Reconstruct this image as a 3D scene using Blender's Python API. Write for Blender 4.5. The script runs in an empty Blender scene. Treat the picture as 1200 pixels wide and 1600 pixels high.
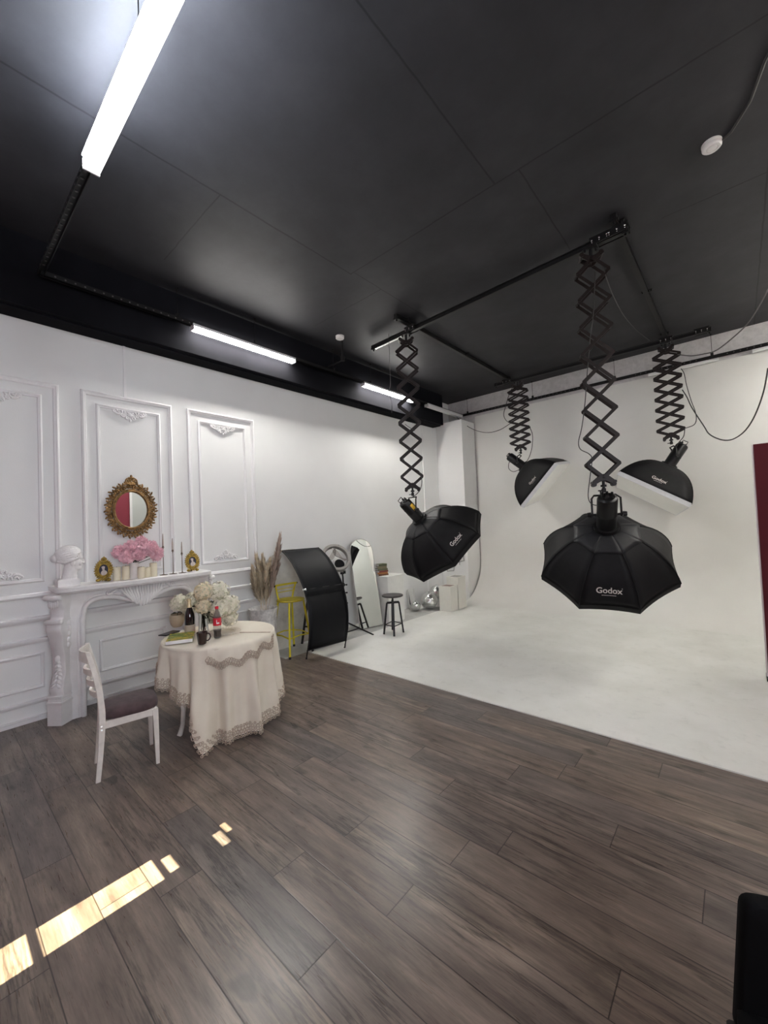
import bpy, bmesh, math, random
from mathutils import Vector, Matrix
V = Vector
PI = math.pi
rnd = random.Random(7)
S = bpy.context.scene
COL = S.collection

# ------------------------------------------------------------------ camera
F_PX = 632.43
CAM_R = V((0.7518, 0.6581, -0.0406)).normalized()
CAM_F = V((-0.6572, 0.7532, 0.0282)).normalized()
CAM_U = CAM_R.cross(CAM_F).normalized()
CAM_R = CAM_F.cross(CAM_U).normalized()
CAM_P = V((0, 0, 1.7))
cd = bpy.data.cameras.new('camera')
cd.sensor_fit = 'VERTICAL'; cd.sensor_height = 36.0
cd.lens = F_PX / 1600 * 36.0
cd.clip_start = 0.02
cam = bpy.data.objects.new('camera', cd); COL.objects.link(cam)
m = Matrix.Identity(4)
for i in range(3):
    m[i][0] = CAM_R[i]; m[i][1] = CAM_U[i]; m[i][2] = -CAM_F[i]; m[i][3] = CAM_P[i]
cam.matrix_world = m
S.camera = cam

# ------------------------------------------------------------------ view, world, sun
S.view_settings.view_transform = 'Standard'
S.view_settings.look = 'None'
S.view_settings.gamma = 1.0
S.view_settings.exposure = 2.3
S.cycles.use_denoising = True
S.cycles.max_bounces = 10
S.cycles.diffuse_bounces = 6
S.cycles.caustics_reflective = False
S.cycles.caustics_refractive = False
S.cycles.sample_clamp_indirect = 6.0
LED_POWER = 21.0
FILL_RIGHT = 17.0
LED_DIM = 4.5
UP_GLOW = 60.0
wd = bpy.data.worlds.new('world'); S.world = wd; wd.use_nodes = True
wd.node_tree.nodes['Background'].inputs[0].default_value = (0.75, 0.86, 1.0, 1)
wd.node_tree.nodes['Background'].inputs[1].default_value = 1.0
sun_d = bpy.data.lights.new('sun', 'SUN'); sun_d.energy = 10.0; sun_d.angle = math.radians(0.12)
sun_d.color = (1.0, 0.90, 0.62)
sun = bpy.data.objects.new('sun', sun_d); COL.objects.link(sun)
sun.location = (-2.3, -6, 8)
sun.rotation_euler = V((0, 1, -1)).to_track_quat('-Z', 'Y').to_euler()
fill_d = bpy.data.lights.new('added_side_fill', 'AREA'); fill_d.shape = 'RECTANGLE'  # added fill lamp outside the right wall, out of view
fill_d.size = 2.3; fill_d.size_y = 1.7; fill_d.energy = 24.0; fill_d.color = (0.93, 0.96, 1.0)
fill_l = bpy.data.objects.new('added_side_fill', fill_d); COL.objects.link(fill_l)
fill_l.location = (2.72, -0.4, 1.9); fill_l.rotation_euler = V((-1, 0, 0)).to_track_quat('-Z', 'Z').to_euler()

# ------------------------------------------------------------------ measuring helpers: a sight line met with a real plane
def _ray(x, y): return CAM_F + CAM_R * ((x - 600) / F_PX) - CAM_U * ((y - 800) / F_PX)
def at_z(x, y, z): d = _ray(x, y); return CAM_P + d * ((z - CAM_P.z) / d.z)
def at_x(x, y, X): d = _ray(x, y); return CAM_P + d * (X / d.x)
def at_y(x, y, Y): d = _ray(x, y); return CAM_P + d * (Y / d.y)

# ------------------------------------------------------------------ mesh helpers
def frame_of(d):
    d = d.normalized()
    t = V((0, 0, 1)) if abs(d.z) < 0.9 else V((1, 0, 0))
    a = t.cross(d).normalized()
    return a, d.cross(a).normalized(), d

class MB:
    def __init__(s): s.v = []; s.f = []
    def add(s, vs, fs):
        b = len(s.v); s.v += [V(p) for p in vs]; s.f += [tuple(i + b for i in f) for f in fs]; return s
    def box(s, c, size, M=None):
        c = V(c); h = V(size) / 2; pts = []
        for sx in (-1, 1):
            for sy in (-1, 1):
                for sz in (-1, 1):
                    p = V((sx * h.x, sy * h.y, sz * h.z))
                    pts.append(c + (M @ p if M else p))
        return s.add(pts, [(0, 1, 3, 2), (4, 6, 7, 5), (0, 4, 5, 1), (2, 3, 7, 6), (0, 2, 6, 4), (1, 5, 7, 3)])
    def bx(s, x0, x1, y0, y1, z0, z1):
        return s.box(((x0 + x1) / 2, (y0 + y1) / 2, (z0 + z1) / 2), (abs(x1 - x0), abs(y1 - y0), abs(z1 - z0)))
    def bar(s, p0, p1, w, t, side=None):
        # flat bar between points; side = direction of the width
        p0 = V(p0); p1 = V(p1); d = (p1 - p0).normalized()
        a = V(side) if side is not None else frame_of(d)[0]
        a = (a - d * a.dot(d)).normalized(); b = d.cross(a)
        pts = []
        for p in (p0, p1):
            for x, y in ((-1, -1), (1, -1), (1, 1), (-1, 1)):
                pts.append(p + a * (x * w / 2) + b * (y * t / 2))
        return s.add(pts, [(0, 1, 2, 3), (7, 6, 5, 4), (0, 4, 5, 1), (1, 5, 6, 2), (2, 6, 7, 3), (3, 7, 4, 0)])
    def tube(s, pts, r, n=8, closed=False, sq=None):
        pts = [V(p) for p in pts]; k = len(pts)
        rs = r if isinstance(r, (list, tuple)) else [r] * k
        a = None; rings = []
        for i, p in enumerate(pts):
            if closed: d = pts[(i + 1) % k] - pts[i - 1]
            else: d = pts[min(i + 1, k - 1)] - pts[max(i - 1, 0)]
            d = d.normalized() if d.length > 1e-9 else V((0, 0, 1))
            if a is None: a = frame_of(d)[0]
            a = (a - d * a.dot(d))
            a = a.normalized() if a.length > 1e-6 else frame_of(d)[0]
            b = d.cross(a)
            rings.append([p + (a * math.cos(2 * PI * j / n) + b * math.sin(2 * PI * j / n) * (sq or 1)) * rs[i] for j in range(n)])
        vs = [q for R in rings for q in R]; fs = []
        for i in range(k if closed else k - 1):
            i2 = (i + 1) % k
            for j in range(n):
                j2 = (j + 1) % n
                fs.append((i * n + j, i * n + j2, i2 * n + j2, i2 * n + j))
        if not closed:
            fs.append(tuple(range(n - 1, -1, -1))); fs.append(tuple((k - 1) * n + j for j in range(n)))
        return s.add(vs, fs)
    def cyl(s, p0, p1, r0, r1=None, n=16): return s.tube([p0, p1], [r0, r0 if r1 is None else r1], n)
    def lathe(s, prof, o=(0, 0, 0), axis=(0, 0, 1), n=24, jit=None):
        o = V(o); a, b, d = frame_of(V(axis)); vs = []; fs = []
        for i, (r, z) in enumerate(prof):
            for j in range(n):
                t = 2 * PI * j / n; rr = max(r, 1e-5)
                if jit: rr *= jit(t, z)
                vs.append(o + d * z + (a * math.cos(t) + b * math.sin(t)) * rr)
        for i in range(len(prof) - 1):
            for j in range(n):
                j2 = (j + 1) % n
                fs.append((i * n + j, i * n + j2, (i + 1) * n + j2, (i + 1) * n + j))
        if prof[0][0] > 1e-4: fs.append(tuple(range(n - 1, -1, -1)))
        if prof[-1][0] > 1e-4: fs.append(tuple((len(prof) - 1) * n + j for j in range(n)))
        return s.add(vs, fs)
    def sph(s, c, r, n=14, k=9, M=None):
        r = V((r, r, r)) if not hasattr(r, '__len__') else V(r)
        c = V(c); vs = []; fs = []
        for i in range(k + 1):
            ph = PI * i / k
            for j in range(n):
                th = 2 * PI * j / n
                p = V((math.sin(ph) * math.cos(th) * r.x, math.sin(ph) * math.sin(th) * r.y, math.cos(ph) * r.z))
                vs.append(c + (M @ p if M else p))
        for i in range(k):
            for j in range(n):
                j2 = (j + 1) % n
                fs.append((i * n + j, (i + 1) * n + j, (i + 1) * n + j2, i * n + j2))
        return s.add(vs, fs)
    def prism(s, poly, off):
        off = V(off); n = len(poly)
        vs = [V(p) for p in poly] + [V(p) + off for p in poly]
        fs = [tuple(range(n)), tuple(range(2 * n - 1, n - 1, -1))]
        for i in range(n):
            j = (i + 1) % n; fs.append((i, i + n, j + n, j))
        return s.add(vs, fs)
    def sheet(s, rows):
        n = len(rows[0]); vs = [p for R in rows for p in R]; fs = []
        for i in range(len(rows) - 1):
            for j in range(n - 1):
                fs.append((i * n + j, i * n + j + 1, (i + 1) * n + j + 1, (i + 1) * n + j))
        return s.add(vs, fs)
    def loops(s, L, cap0=True, cap1=True):
        # skin a list of closed loops of equal length
        n = len(L[0]); vs = [p for R in L for p in R]; fs = []
        for i in range(len(L) - 1):
            for j in range(n):
                j2 = (j + 1) % n
                fs.append((i * n + j, i * n + j2, (i + 1) * n + j2, (i + 1) * n + j))
        if cap0: fs.append(tuple(range(n - 1, -1, -1)))
        if cap1: fs.append(tuple((len(L) - 1) * n + j for j in range(n)))
        return s.add(vs, fs)

WM = {}
def link(o, parent=None):
    COL.objects.link(o)
    if parent is not None: o.parent = parent
    return o
def thing(name, label, cat, loc=(0, 0, 0), rotz=0.0, group=None):
    o = bpy.data.objects.new(name, None); link(o)
    o.empty_display_size = 0.05
    o.location = loc; o.rotation_euler = (0, 0, rotz)
    WM[o.name] = Matrix.Translation(V(loc)) @ Matrix.Rotation(rotz, 4, 'Z')
    return tag(o, label, cat, group)
def tag(o, label, cat, group=None):
    o['label'] = label; o['category'] = cat
    if group: o['group'] = group
    return o
def build(name, mb, mat, parent=None, local=False, flat=False, ang=35, bevel=0, solid=0, sub=0, origin=None, fixn=True, extra=None):
    n_first = len(mb.f)
    if extra: mb.add(extra[0].v, extra[0].f)
    me = bpy.data.meshes.new(name)
    vs = mb.v
    o = bpy.data.objects.new(name, me)
    loc = V((0, 0, 0))
    if parent is not None:
        W = WM[parent.name]; WM[o.name] = W
        if not local:
            Wi = W.inverted(); vs = [Wi @ p for p in vs]
    else:
        if origin is None:
            xs = [p.x for p in vs]; ys = [p.y for p in vs]; zs = [p.z for p in vs]
            origin = V(((min(xs) + max(xs)) / 2, (min(ys) + max(ys)) / 2, min(zs)))
        loc = V(origin); vs = [p - loc for p in vs]
        o.location = loc; WM[o.name] = Matrix.Translation(loc)
    me.from_pydata([tuple(p) for p in vs], [], mb.f)
    if fixn:
        b = bmesh.new(); b.from_mesh(me)
        bmesh.ops.recalc_face_normals(b, faces=b.faces); b.to_mesh(me); b.free()
    if not flat:
        me.polygons.foreach_set('use_smooth', [True] * len(me.polygons))
        me.set_sharp_from_angle(angle=math.radians(ang))
    me.materials.append(mat)
    if extra:
        me.materials.append(extra[1])
        me.polygons.foreach_set('material_index', [0 if i < n_first else 1 for i in range(len(mb.f))])
    link(o, parent)
    if WM.get(o.name) is None: WM[o.name] = Matrix.Translation(loc)
    if solid:
        md = o.modifiers.new('solid', 'SOLIDIFY'); md.thickness = solid; md.offset = 0
    if bevel:
        md = o.modifiers.new('bevel', 'BEVEL'); md.width = bevel; md.segments = 2; md.limit_method = 'ANGLE'; md.angle_limit = math.radians(40)
    if sub:
        md = o.modifiers.new('sub', 'SUBSURF'); md.levels = sub; md.render_levels = sub
    return o
def structure(o): o['kind'] = 'structure'; return o
def copy_tree(o, parent=None):
    c = o.copy(); COL.objects.link(c)
    if parent is not None: c.parent = parent
    for ch in list(o.children): copy_tree(ch, c)
    return c
def text_mesh(body, size, bold=0.0):
    cu = bpy.data.curves.new('txt', 'FONT'); cu.body = body; cu.size = size; cu.align_x = 'CENTER'; cu.align_y = 'CENTER'; cu.offset = bold
    o = bpy.data.objects.new('txt', cu); COL.objects.link(o)
    dg = bpy.context.evaluated_depsgraph_get()
    me = bpy.data.meshes.new_from_object(o.evaluated_get(dg))
    vs = [v.co.copy() for v in me.vertices]; fs = [tuple(p.vertices) for p in me.polygons]
    bpy.data.objects.remove(o); bpy.data.curves.remove(cu); bpy.data.meshes.remove(me)
    return vs, fs

# ------------------------------------------------------------------ materials
def new_mat(name):
    m = bpy.data.materials.new(name); m.use_nodes = True
    nt = m.node_tree; return m, nt, nt.nodes['Principled BSDF']
def mixc(nt, fac, a, b, mode='MIX'):
    n = nt.nodes.new('ShaderNodeMix'); n.data_type = 'RGBA'; n.blend_type = mode
    for sock, val in ((n.inputs[0], fac), (n.inputs[6], a), (n.inputs[7], b)):
        if hasattr(val, 'is_linked'): nt.links.new(val, sock)
        else: sock.default_value = val if not isinstance(val, tuple) else (val + (1,))[:4]
    return n.outputs[2]
def mth(nt, op, a, b=None, clamp=False):
    n = nt.nodes.new('ShaderNodeMath'); n.operation = op; n.use_clamp = clamp
    for i, v in enumerate((a, b)):
        if v is None: continue
        if hasattr(v, 'is_linked'): nt.links.new(v, n.inputs[i])
        else: n.inputs[i].default_value = v
    return n.outputs[0]
def coords(nt): return nt.nodes.new('ShaderNodeTexCoord').outputs['Object']
def noise(nt, vec, scale, detail=4, rough=0.55, stretch=None):
    if stretch:
        mp = nt.nodes.new('ShaderNodeMapping'); mp.inputs['Scale'].default_value = stretch
        nt.links.new(vec, mp.inputs[0]); vec = mp.outputs[0]
    n = nt.nodes.new('ShaderNodeTexNoise'); n.inputs['Scale'].default_value = scale
    n.inputs['Detail'].default_value = detail; n.inputs['Roughness'].default_value = rough
    nt.links.new(vec, n.inputs['Vector']); return n.outputs[0]
def ramp(nt, fac, stops):
    n = nt.nodes.new('ShaderNodeValToRGB'); e = n.color_ramp.elements
    while len(e) > 1: e.remove(e[-1])
    for i, (p, c) in enumerate(stops):
        el = e[0] if i == 0 else e.new(p)
        el.position = p; el.color = (c + (1,))[:4] if isinstance(c, tuple) else (c, c, c, 1)
    nt.links.new(fac, n.inputs[0]); return n.outputs[0]
def bump(nt, bs, h, strength=0.2, dist=0.01):
    n = nt.nodes.new('ShaderNodeBump'); n.inputs['Strength'].default_value = strength; n.inputs['Distance'].default_value = dist
    nt.links.new(h, n.inputs['Height']); nt.links.new(n.outputs[0], bs.inputs['Normal'])
def mat(name, col, rough=0.5, metal=0.0, var=0.12, scale=12.0, bmp=0.0, bscale=60.0, spec=None, sheen=0, coat=0, trans=0, ior=None, emit=None):
    m, nt, bs = new_mat(name)
    c = tuple(col)
    co = coords(nt)
    n = noise(nt, co, scale)
    d = tuple(max(0, x * (1 - var)) for x in c); l = tuple(min(1, x * (1 + var)) for x in c)
    nt.links.new(ramp(nt, n, [(0.3, d), (0.7, l)]), bs.inputs['Base Color'])
    bs.inputs['Roughness'].default_value = rough; bs.inputs['Metallic'].default_value = metal
    if spec is not None: bs.inputs['Specular IOR Level'].default_value = spec
    if sheen: bs.inputs['Sheen Weight'].default_value = sheen
    if coat: bs.inputs['Coat Weight'].default_value = coat
    if trans: bs.inputs['Transmission Weight'].default_value = trans
    if ior: bs.inputs['IOR'].default_value = ior
    if bmp: bump(nt, bs, noise(nt, co, bscale, 5), bmp, 0.01)
    if emit:
        bs.inputs['Emission Color'].default_value = emit[:3] + (1,); bs.inputs['Emission Strength'].default_value = emit[3]
    return m

M = {}
M['wall'] = mat('white_wall_paint', (0.80, 0.80, 0.79), 0.65, var=0.02, scale=2.0, bmp=0.05, bscale=90)
M['trim'] = mat('white_moulding_paint', (0.82, 0.81, 0.81), 0.5, var=0.02, scale=6)
M['plaster'] = mat('white_carved_plaster', (0.80, 0.785, 0.785), 0.55, var=0.04, scale=14, bmp=0.08, bscale=50)
M['bust'] = mat('white_bust_plaster', (0.80, 0.78, 0.775), 0.6, var=0.05, scale=20, bmp=0.15, bscale=70)
M['red'] = mat('dark_red_paint', (0.085, 0.004, 0.010), 0.5, var=0.06, scale=3, spec=0.3)
M['grey_wall'] = mat('pale_grey_green_wall_paint', (0.52, 0.54, 0.52), 0.6, var=0.03, scale=2)
M['red_wall'] = mat('red_wall_paint', (0.27, 0.032, 0.055), 0.6, var=0.06, scale=3)
M['white_edge'] = mat('pale_panel_edge', (0.78, 0.70, 0.71), 0.6, var=0.03)
M['black_metal'] = mat('black_powder_coat', (0.009, 0.0085, 0.009), 0.42, var=0.2, scale=30, spec=0.35)
M['arm_metal'] = mat('black_scissor_steel', (0.016, 0.011, 0.010), 0.45, var=0.2, scale=30, spec=0.3)
M['black_plastic'] = mat('black_plastic', (0.005, 0.005, 0.0055), 0.32, var=0.2, scale=20, spec=0.4)
M['black_fabric'] = mat('black_softbox_fabric', (0.0055, 0.0052, 0.006), 0.6, var=0.3, scale=8, bmp=0.25, bscale=14, spec=0.22)
M['collar_fabric'] = mat('grey_black_collar_fabric', (0.012, 0.012, 0.014), 0.5, var=0.3, scale=10, bmp=0.4, bscale=18, spec=0.35)
M['flag_fabric'] = mat('black_panel_fabric', (0.0040, 0.0045, 0.0060), 0.5, var=0.2, scale=5, bmp=0.12, bscale=9, spec=0.2)
M['diffuser'] = mat('white_diffusion_cloth', (0.80, 0.80, 0.77), 0.7, var=0.02, scale=5)
M['lip'] = mat('silver_lip_band', (0.62, 0.63, 0.65), 0.45, var=0.05)
M['logo'] = mat('pale_printed_lettering', (0.62, 0.58, 0.54), 0.6, var=0.02)
M['chrome'] = mat('bright_steel', (0.75, 0.75, 0.75), 0.22, metal=1.0, var=0.05)
M['wire'] = mat('grey_steel_wire', (0.06, 0.06, 0.06), 0.5, var=0.1)
M['cable'] = mat('dark_power_cable', (0.03, 0.028, 0.026), 0.5, var=0.1)
M['grey_cable'] = mat('grey_power_cable', (0.12, 0.11, 0.11), 0.5, var=0.1)
M['yellow_label'] = mat('yellow_sticker', (0.75, 0.47, 0.05), 0.5, var=0.05)
M['lamp_body'] = mat('white_lamp_housing', (0.72, 0.72, 0.72), 0.4, var=0.03)
M['lamp_lit'] = mat('lit_lamp_diffuser', (0.9, 0.9, 0.9), 0.5, var=0.01, emit=(1.0, 0.97, 0.92, LED_POWER))
M['fill_right'] = mat('added_right_fill_diffuser', (0.9, 0.9, 0.9), 0.5, var=0.01, emit=(1.0, 0.97, 0.90, FILL_RIGHT))
M['lamp_dim'] = mat('lit_lamp_diffuser_low', (0.9, 0.9, 0.9), 0.5, var=0.01, emit=(1.0, 0.98, 0.95, LED_DIM))
M['side_glow'] = mat('added_side_glow_strip', (0.9, 0.9, 0.9), 0.5, var=0.01, emit=(0.85, 0.91, 1.0, 13.0))
M['up_glow'] = mat('added_up_glow_strip', (0.9, 0.9, 0.9), 0.5, var=0.01, emit=(0.80, 0.88, 1.0, UP_GLOW))
M['lamp_off'] = mat('unlit_lamp_diffuser', (0.82, 0.82, 0.81), 0.35, var=0.02)
M['detector'] = mat('white_detector_plastic', (0.75, 0.73, 0.70), 0.4, var=0.03)
M['gold'] = mat('antique_gold', (0.24, 0.14, 0.055), 0.42, metal=0.7, var=0.6, scale=35, bmp=0.3, bscale=45)
M['bright_gold'] = mat('yellow_gold_gilding', (0.42, 0.29, 0.065), 0.4, metal=0.7, var=0.6, scale=55, bmp=0.3, bscale=80)
M['mirror'] = mat('mirror_glass', (0.84, 0.85, 0.85), 0.012, metal=1.0, var=0.0)
M['portrait_bg'] = mat('dark_portrait_ground', (0.03, 0.03, 0.05), 0.4, var=0.4, scale=40)
M['portrait_skin'] = mat('portrait_pale_figure', (0.62, 0.55, 0.52), 0.5, var=0.15, scale=60)
M['pink_petal'] = mat('pink_peony_petal', (0.84, 0.55, 0.61), 0.6, var=0.14, scale=18, sheen=0.2)
M['cream_petal'] = mat('cream_hydrangea_petal', (0.80, 0.76, 0.62), 0.6, var=0.10, scale=16)
M['warm_petal'] = mat('warm_hydrangea_petal', (0.80, 0.69, 0.49), 0.6, var=0.14, scale=16)
M['bloom_core'] = mat('pale_green_bloom_core', (0.58, 0.58, 0.42), 0.7, var=0.2, scale=30)
M['leaf'] = mat('dark_green_leaf', (0.020, 0.034, 0.014), 0.5, var=0.3)
M['stem'] = mat('green_flower_stem', (0.055, 0.075, 0.035), 0.5, var=0.3)
M['candle'] = mat('ivory_candle_wax', (0.78, 0.71, 0.54), 0.45, var=0.05)
M['taper'] = mat('grey_beige_taper_wax', (0.42, 0.36, 0.31), 0.5, var=0.08)
M['bronze'] = mat('dull_bronze_metal', (0.16, 0.12, 0.09), 0.4, metal=0.8, var=0.2)
M['white_vase'] = mat('frosted_white_vase', (0.78, 0.74, 0.72), 0.3, var=0.06)
M['glass'] = mat('clear_glass', (0.95, 0.97, 0.96), 0.02, var=0.0, trans=1.0, ior=1.3)
M['bottle_glass'] = mat('dark_wine_bottle_glass', (0.012, 0.008, 0.008), 0.12, var=0.1, coat=0.5)
M['gold_foil'] = mat('pale_gold_foil', (0.72, 0.58, 0.36), 0.35, metal=0.5, var=0.25, scale=60)
M['wine_label'] = mat('cream_wine_label', (0.50, 0.42, 0.33), 0.6, var=0.1)
M['cola'] = mat('dark_cola_drink', (0.020, 0.010, 0.010), 0.12, var=0.1, coat=0.5)
M['pet'] = mat('clear_bottle_plastic', (0.72, 0.68, 0.66), 0.08, var=0.02, trans=0.85, ior=1.15)
M['red_label'] = mat('red_bottle_label', (0.62, 0.012, 0.03), 0.4, var=0.05)
M['white_print'] = mat('white_print', (0.82, 0.78, 0.78), 0.5, var=0.02)
M['mug'] = mat('dark_brown_glaze', (0.030, 0.014, 0.012), 0.25, var=0.2)
M['screen'] = mat('dark_phone_glass', (0.018, 0.018, 0.024), 0.15, var=0.1)
M['paper'] = mat('white_page_paper', (0.75, 0.74, 0.72), 0.7, var=0.05)
M['leather'] = mat('black_upholstery', (0.0028, 0.0028, 0.0032), 0.8, var=0.2, bmp=0.1, spec=0.12)
M['chair_white'] = mat('worn_white_chair_paint', (0.74, 0.70, 0.65), 0.5, var=0.10, scale=18)
M['seat_fabric'] = mat('purple_brown_velvet', (0.062, 0.037, 0.040), 0.85, var=0.35, scale=14, sheen=0.12, bmp=0.15, bscale=40)
M['pot'] = mat('grey_white_mottled_pot', (0.62, 0.60, 0.58), 0.7, var=0.30, scale=22, bmp=0.5, bscale=40)
M['pampas'] = mat('dry_beige_pampas', (0.66, 0.56, 0.41), 0.9, var=0.25, scale=20)
M['pampas_pink'] = mat('dusty_mauve_pampas', (0.58, 0.46, 0.38), 0.9, var=0.2, scale=20)
M['yellow'] = mat('yellow_stool_paint', (0.72, 0.60, 0.02), 0.4, var=0.08)
M['yellow_seat'] = mat('olive_yellow_seat', (0.44, 0.34, 0.012), 0.45, var=0.15)
M['rubber'] = mat('black_rubber_foot', (0.012, 0.012, 0.012), 0.7, var=0.1)
M['silver_ring'] = mat('grey_ring_housing', (0.36, 0.35, 0.33), 0.4, var=0.12, metal=0.2)
M['ring_grey'] = mat('grey_ring_shell', (0.20, 0.19, 0.175), 0.4, var=0.12)
M['ring_face'] = mat('frosted_ring_face', (0.33, 0.315, 0.29), 0.4, var=0.05)
M['stool_wood'] = mat('dark_stool_wood', (0.045, 0.040, 0.040), 0.5, var=0.3, scale=24)
M['cabinet'] = mat('white_cabinet_laminate', (0.78, 0.78, 0.75), 0.5, var=0.03)
M['cube'] = mat('cream_white_cube_paint', (0.74, 0.73, 0.67), 0.6, var=0.03)
M['cube_top'] = mat('worn_brown_cube_top', (0.20, 0.13, 0.11), 0.6, var=0.4, scale=14)
M['cube_top_grey'] = mat('worn_grey_cube_top', (0.26, 0.26, 0.23), 0.6, var=0.3, scale=14)
M['tile_mirror'] = mat('mirror_ball_tiles', (0.86, 0.87, 0.86), 0.24, metal=1.0, var=0.03)
for nm, c in (('book_brown', (0.16, 0.07, 0.035)), ('book_orange', (0.42, 0.17, 0.05)), ('book_green', (0.12, 0.13, 0.075)), ('book_olive', (0.22, 0.20, 0.12)), ('book_red', (0.20, 0.045, 0.035))):
    M[nm] = mat(nm + '_cover', c, 0.6, var=0.15)
M['pot_amber'] = mat('amber_brown_bowl', (0.46, 0.37, 0.26), 0.3, var=0.2, scale=10)
M['sun_screen'] = mat('sun_screen_cloth', (0.5, 0.48, 0.46), 0.8, var=0.05)  # cloth of the unseen slotted sun screen

def mat_wood():
    m, nt, bs = new_mat('grey_brown_laminate_planks')
    co = coords(nt)
    sx = nt.nodes.new('ShaderNodeSeparateXYZ'); nt.links.new(co, sx.inputs[0])
    X, Y = sx.outputs[0], sx.outputs[1]
    W, L = 0.198, 1.29
    ry = mth(nt, 'DIVIDE', mth(nt, 'SUBTRACT', Y, 0.921 - 40 * W), W)
    row = mth(nt, 'FLOOR', ry); fy = mth(nt, 'FRACT', ry)
    wn = nt.nodes.new('ShaderNodeTexWhiteNoise'); wn.noise_dimensions = '1D'; nt.links.new(row, wn.inputs['W'])
    rx = mth(nt, 'ADD', mth(nt, 'DIVIDE', mth(nt, 'ADD', X, 40.0), L), mth(nt, 'MULTIPLY', wn.outputs[0], 7.0))
    cell = mth(nt, 'FLOOR', rx); fx = mth(nt, 'FRACT', rx)
    cb = nt.nodes.new('ShaderNodeCombineXYZ'); nt.links.new(row, cb.inputs[0]); nt.links.new(cell, cb.inputs[1])
    w2 = nt.nodes.new('ShaderNodeTexWhiteNoise'); w2.noise_dimensions = '3D'; nt.links.new(cb.outputs[0], w2.inputs['Vector'])
    # grain shifted per plank
    cg = nt.nodes.new('ShaderNodeCombineXYZ')
    nt.links.new(mth(nt, 'ADD', X, mth(nt, 'MULTIPLY', w2.outputs[0], 31.0)), cg.inputs[0])
    nt.links.new(mth(nt, 'ADD', Y, mth(nt, 'MULTIPLY', w2.outputs[0], 17.0)), cg.inputs[1])
    gv = cg.outputs[0]
    g1 = noise(nt, gv, 4.2, 6, 0.60, (0.42, 3.3, 1))
    g2 = noise(nt, gv, 26.0, 5, 0.6, (0.28, 5.0, 1))
    g3 = noise(nt, gv, 3.2, 4, 0.6, (1.0, 2.2, 1))
    base = ramp(nt, g1, [(0.22, (0.062, 0.049, 0.043)), (0.40, (0.122, 0.097, 0.084)), (0.56, (0.172, 0.139, 0.118)), (0.76, (0.285, 0.235, 0.190))])
    fine = ramp(nt, g2, [(0.25, 0.55), (0.5, 1.0), (0.75, 1.28)])
    c = mixc(nt, 0.6, base, fine, 'MULTIPLY')
    blot = ramp(nt, g3, [(0.28, 0.50), (0.45, 1.0), (0.7, 1.15)])
    c = mixc(nt, 0.75, c, blot, 'MULTIPLY')
    # dark veins that run with the grain, and knots
    g4 = noise(nt, gv, 2.6, 7, 0.62, (0.32, 4.2, 1))
    vein = ramp(nt, mth(nt, 'ABSOLUTE', mth(nt, 'SUBTRACT', g4, 0.5)), [(0.0, 0.34), (0.012, 0.62), (0.035, 1.0)])
    vm = ramp(nt, noise(nt, gv, 1.3, 3, 0.5, (0.6, 2.0, 1)), [(0.42, 0.0), (0.56, 1.0)])
    c = mixc(nt, mth(nt, 'MULTIPLY', vm, 0.9), c, mixc(nt, 1.0, c, vein, 'MULTIPLY'))
    kn = noise(nt, gv, 4.0, 2, 0.4, (0.8, 1.8, 1))
    c = mixc(nt, 0.8, c, ramp(nt, kn, [(0.255, 0.35), (0.31, 1.0)]), 'MULTIPLY')
    tone = ramp(nt, w2.outputs[0], [(0.0, (0.80, 0.81, 0.86)), (0.35, (1.04, 1.0, 0.99)), (0.7, (1.14, 1.08, 1.02)), (1.0, (0.92, 0.86, 0.86))])
    c = mixc(nt, 1.0, c, tone, 'MULTIPLY')
    ey = mth(nt, 'MULTIPLY', mth(nt, 'MINIMUM', fy, mth(nt, 'SUBTRACT', 1.0, fy)), W)
    ex = mth(nt, 'MULTIPLY', mth(nt, 'MINIMUM', fx, mth(nt, 'SUBTRACT', 1.0, fx)), L)
    e = mth(nt, 'MINIMUM', ex, ey)
    gap = mth(nt, 'DIVIDE', e, 0.0036, True)
    c = mixc(nt, gap, (0.012, 0.009, 0.008), c)
    nt.links.new(c, bs.inputs['Base Color'])
    rr = ramp(nt, g2, [(0.3, 0.34), (0.7, 0.26)])
    nt.links.new(rr, bs.inputs['Roughness'])
    bs.inputs['Specular IOR Level'].default_value = 0.55
    h = mth(nt, 'ADD', mth(nt, 'MULTIPLY', gap, 1.0), mth(nt, 'MULTIPLY', g2, 0.25))
    bump(nt, bs, h, 0.12, 0.004)
    return m
def mat_white_floor():
    m, nt, bs = new_mat('scuffed_white_studio_paint')
    co = coords(nt)
    a = noise(nt, co, 1.6, 5, 0.6); b = noise(nt, co, 9.0, 6, 0.7); s = noise(nt, co, 3.0, 8, 0.75, (0.35, 2.4, 1.0))
    c = ramp(nt, a, [(0.3, (0.70, 0.70, 0.655)), (0.6, (0.79, 0.79, 0.755)), (0.8, (0.82, 0.82, 0.79))])
    c = mixc(nt, 0.35, c, ramp(nt, b, [(0.30, 0.72), (0.45, 1.0)]), 'MULTIPLY')
    c = mixc(nt, 0.6, c, ramp(nt, s, [(0.27, 0.55), (0.34, 1.0)]), 'MULTIPLY')
    nt.links.new(c, bs.inputs['Base Color']); bs.inputs['Roughness'].default_value = 0.45
    bump(nt, bs, b, 0.05, 0.005)
    return m
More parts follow.
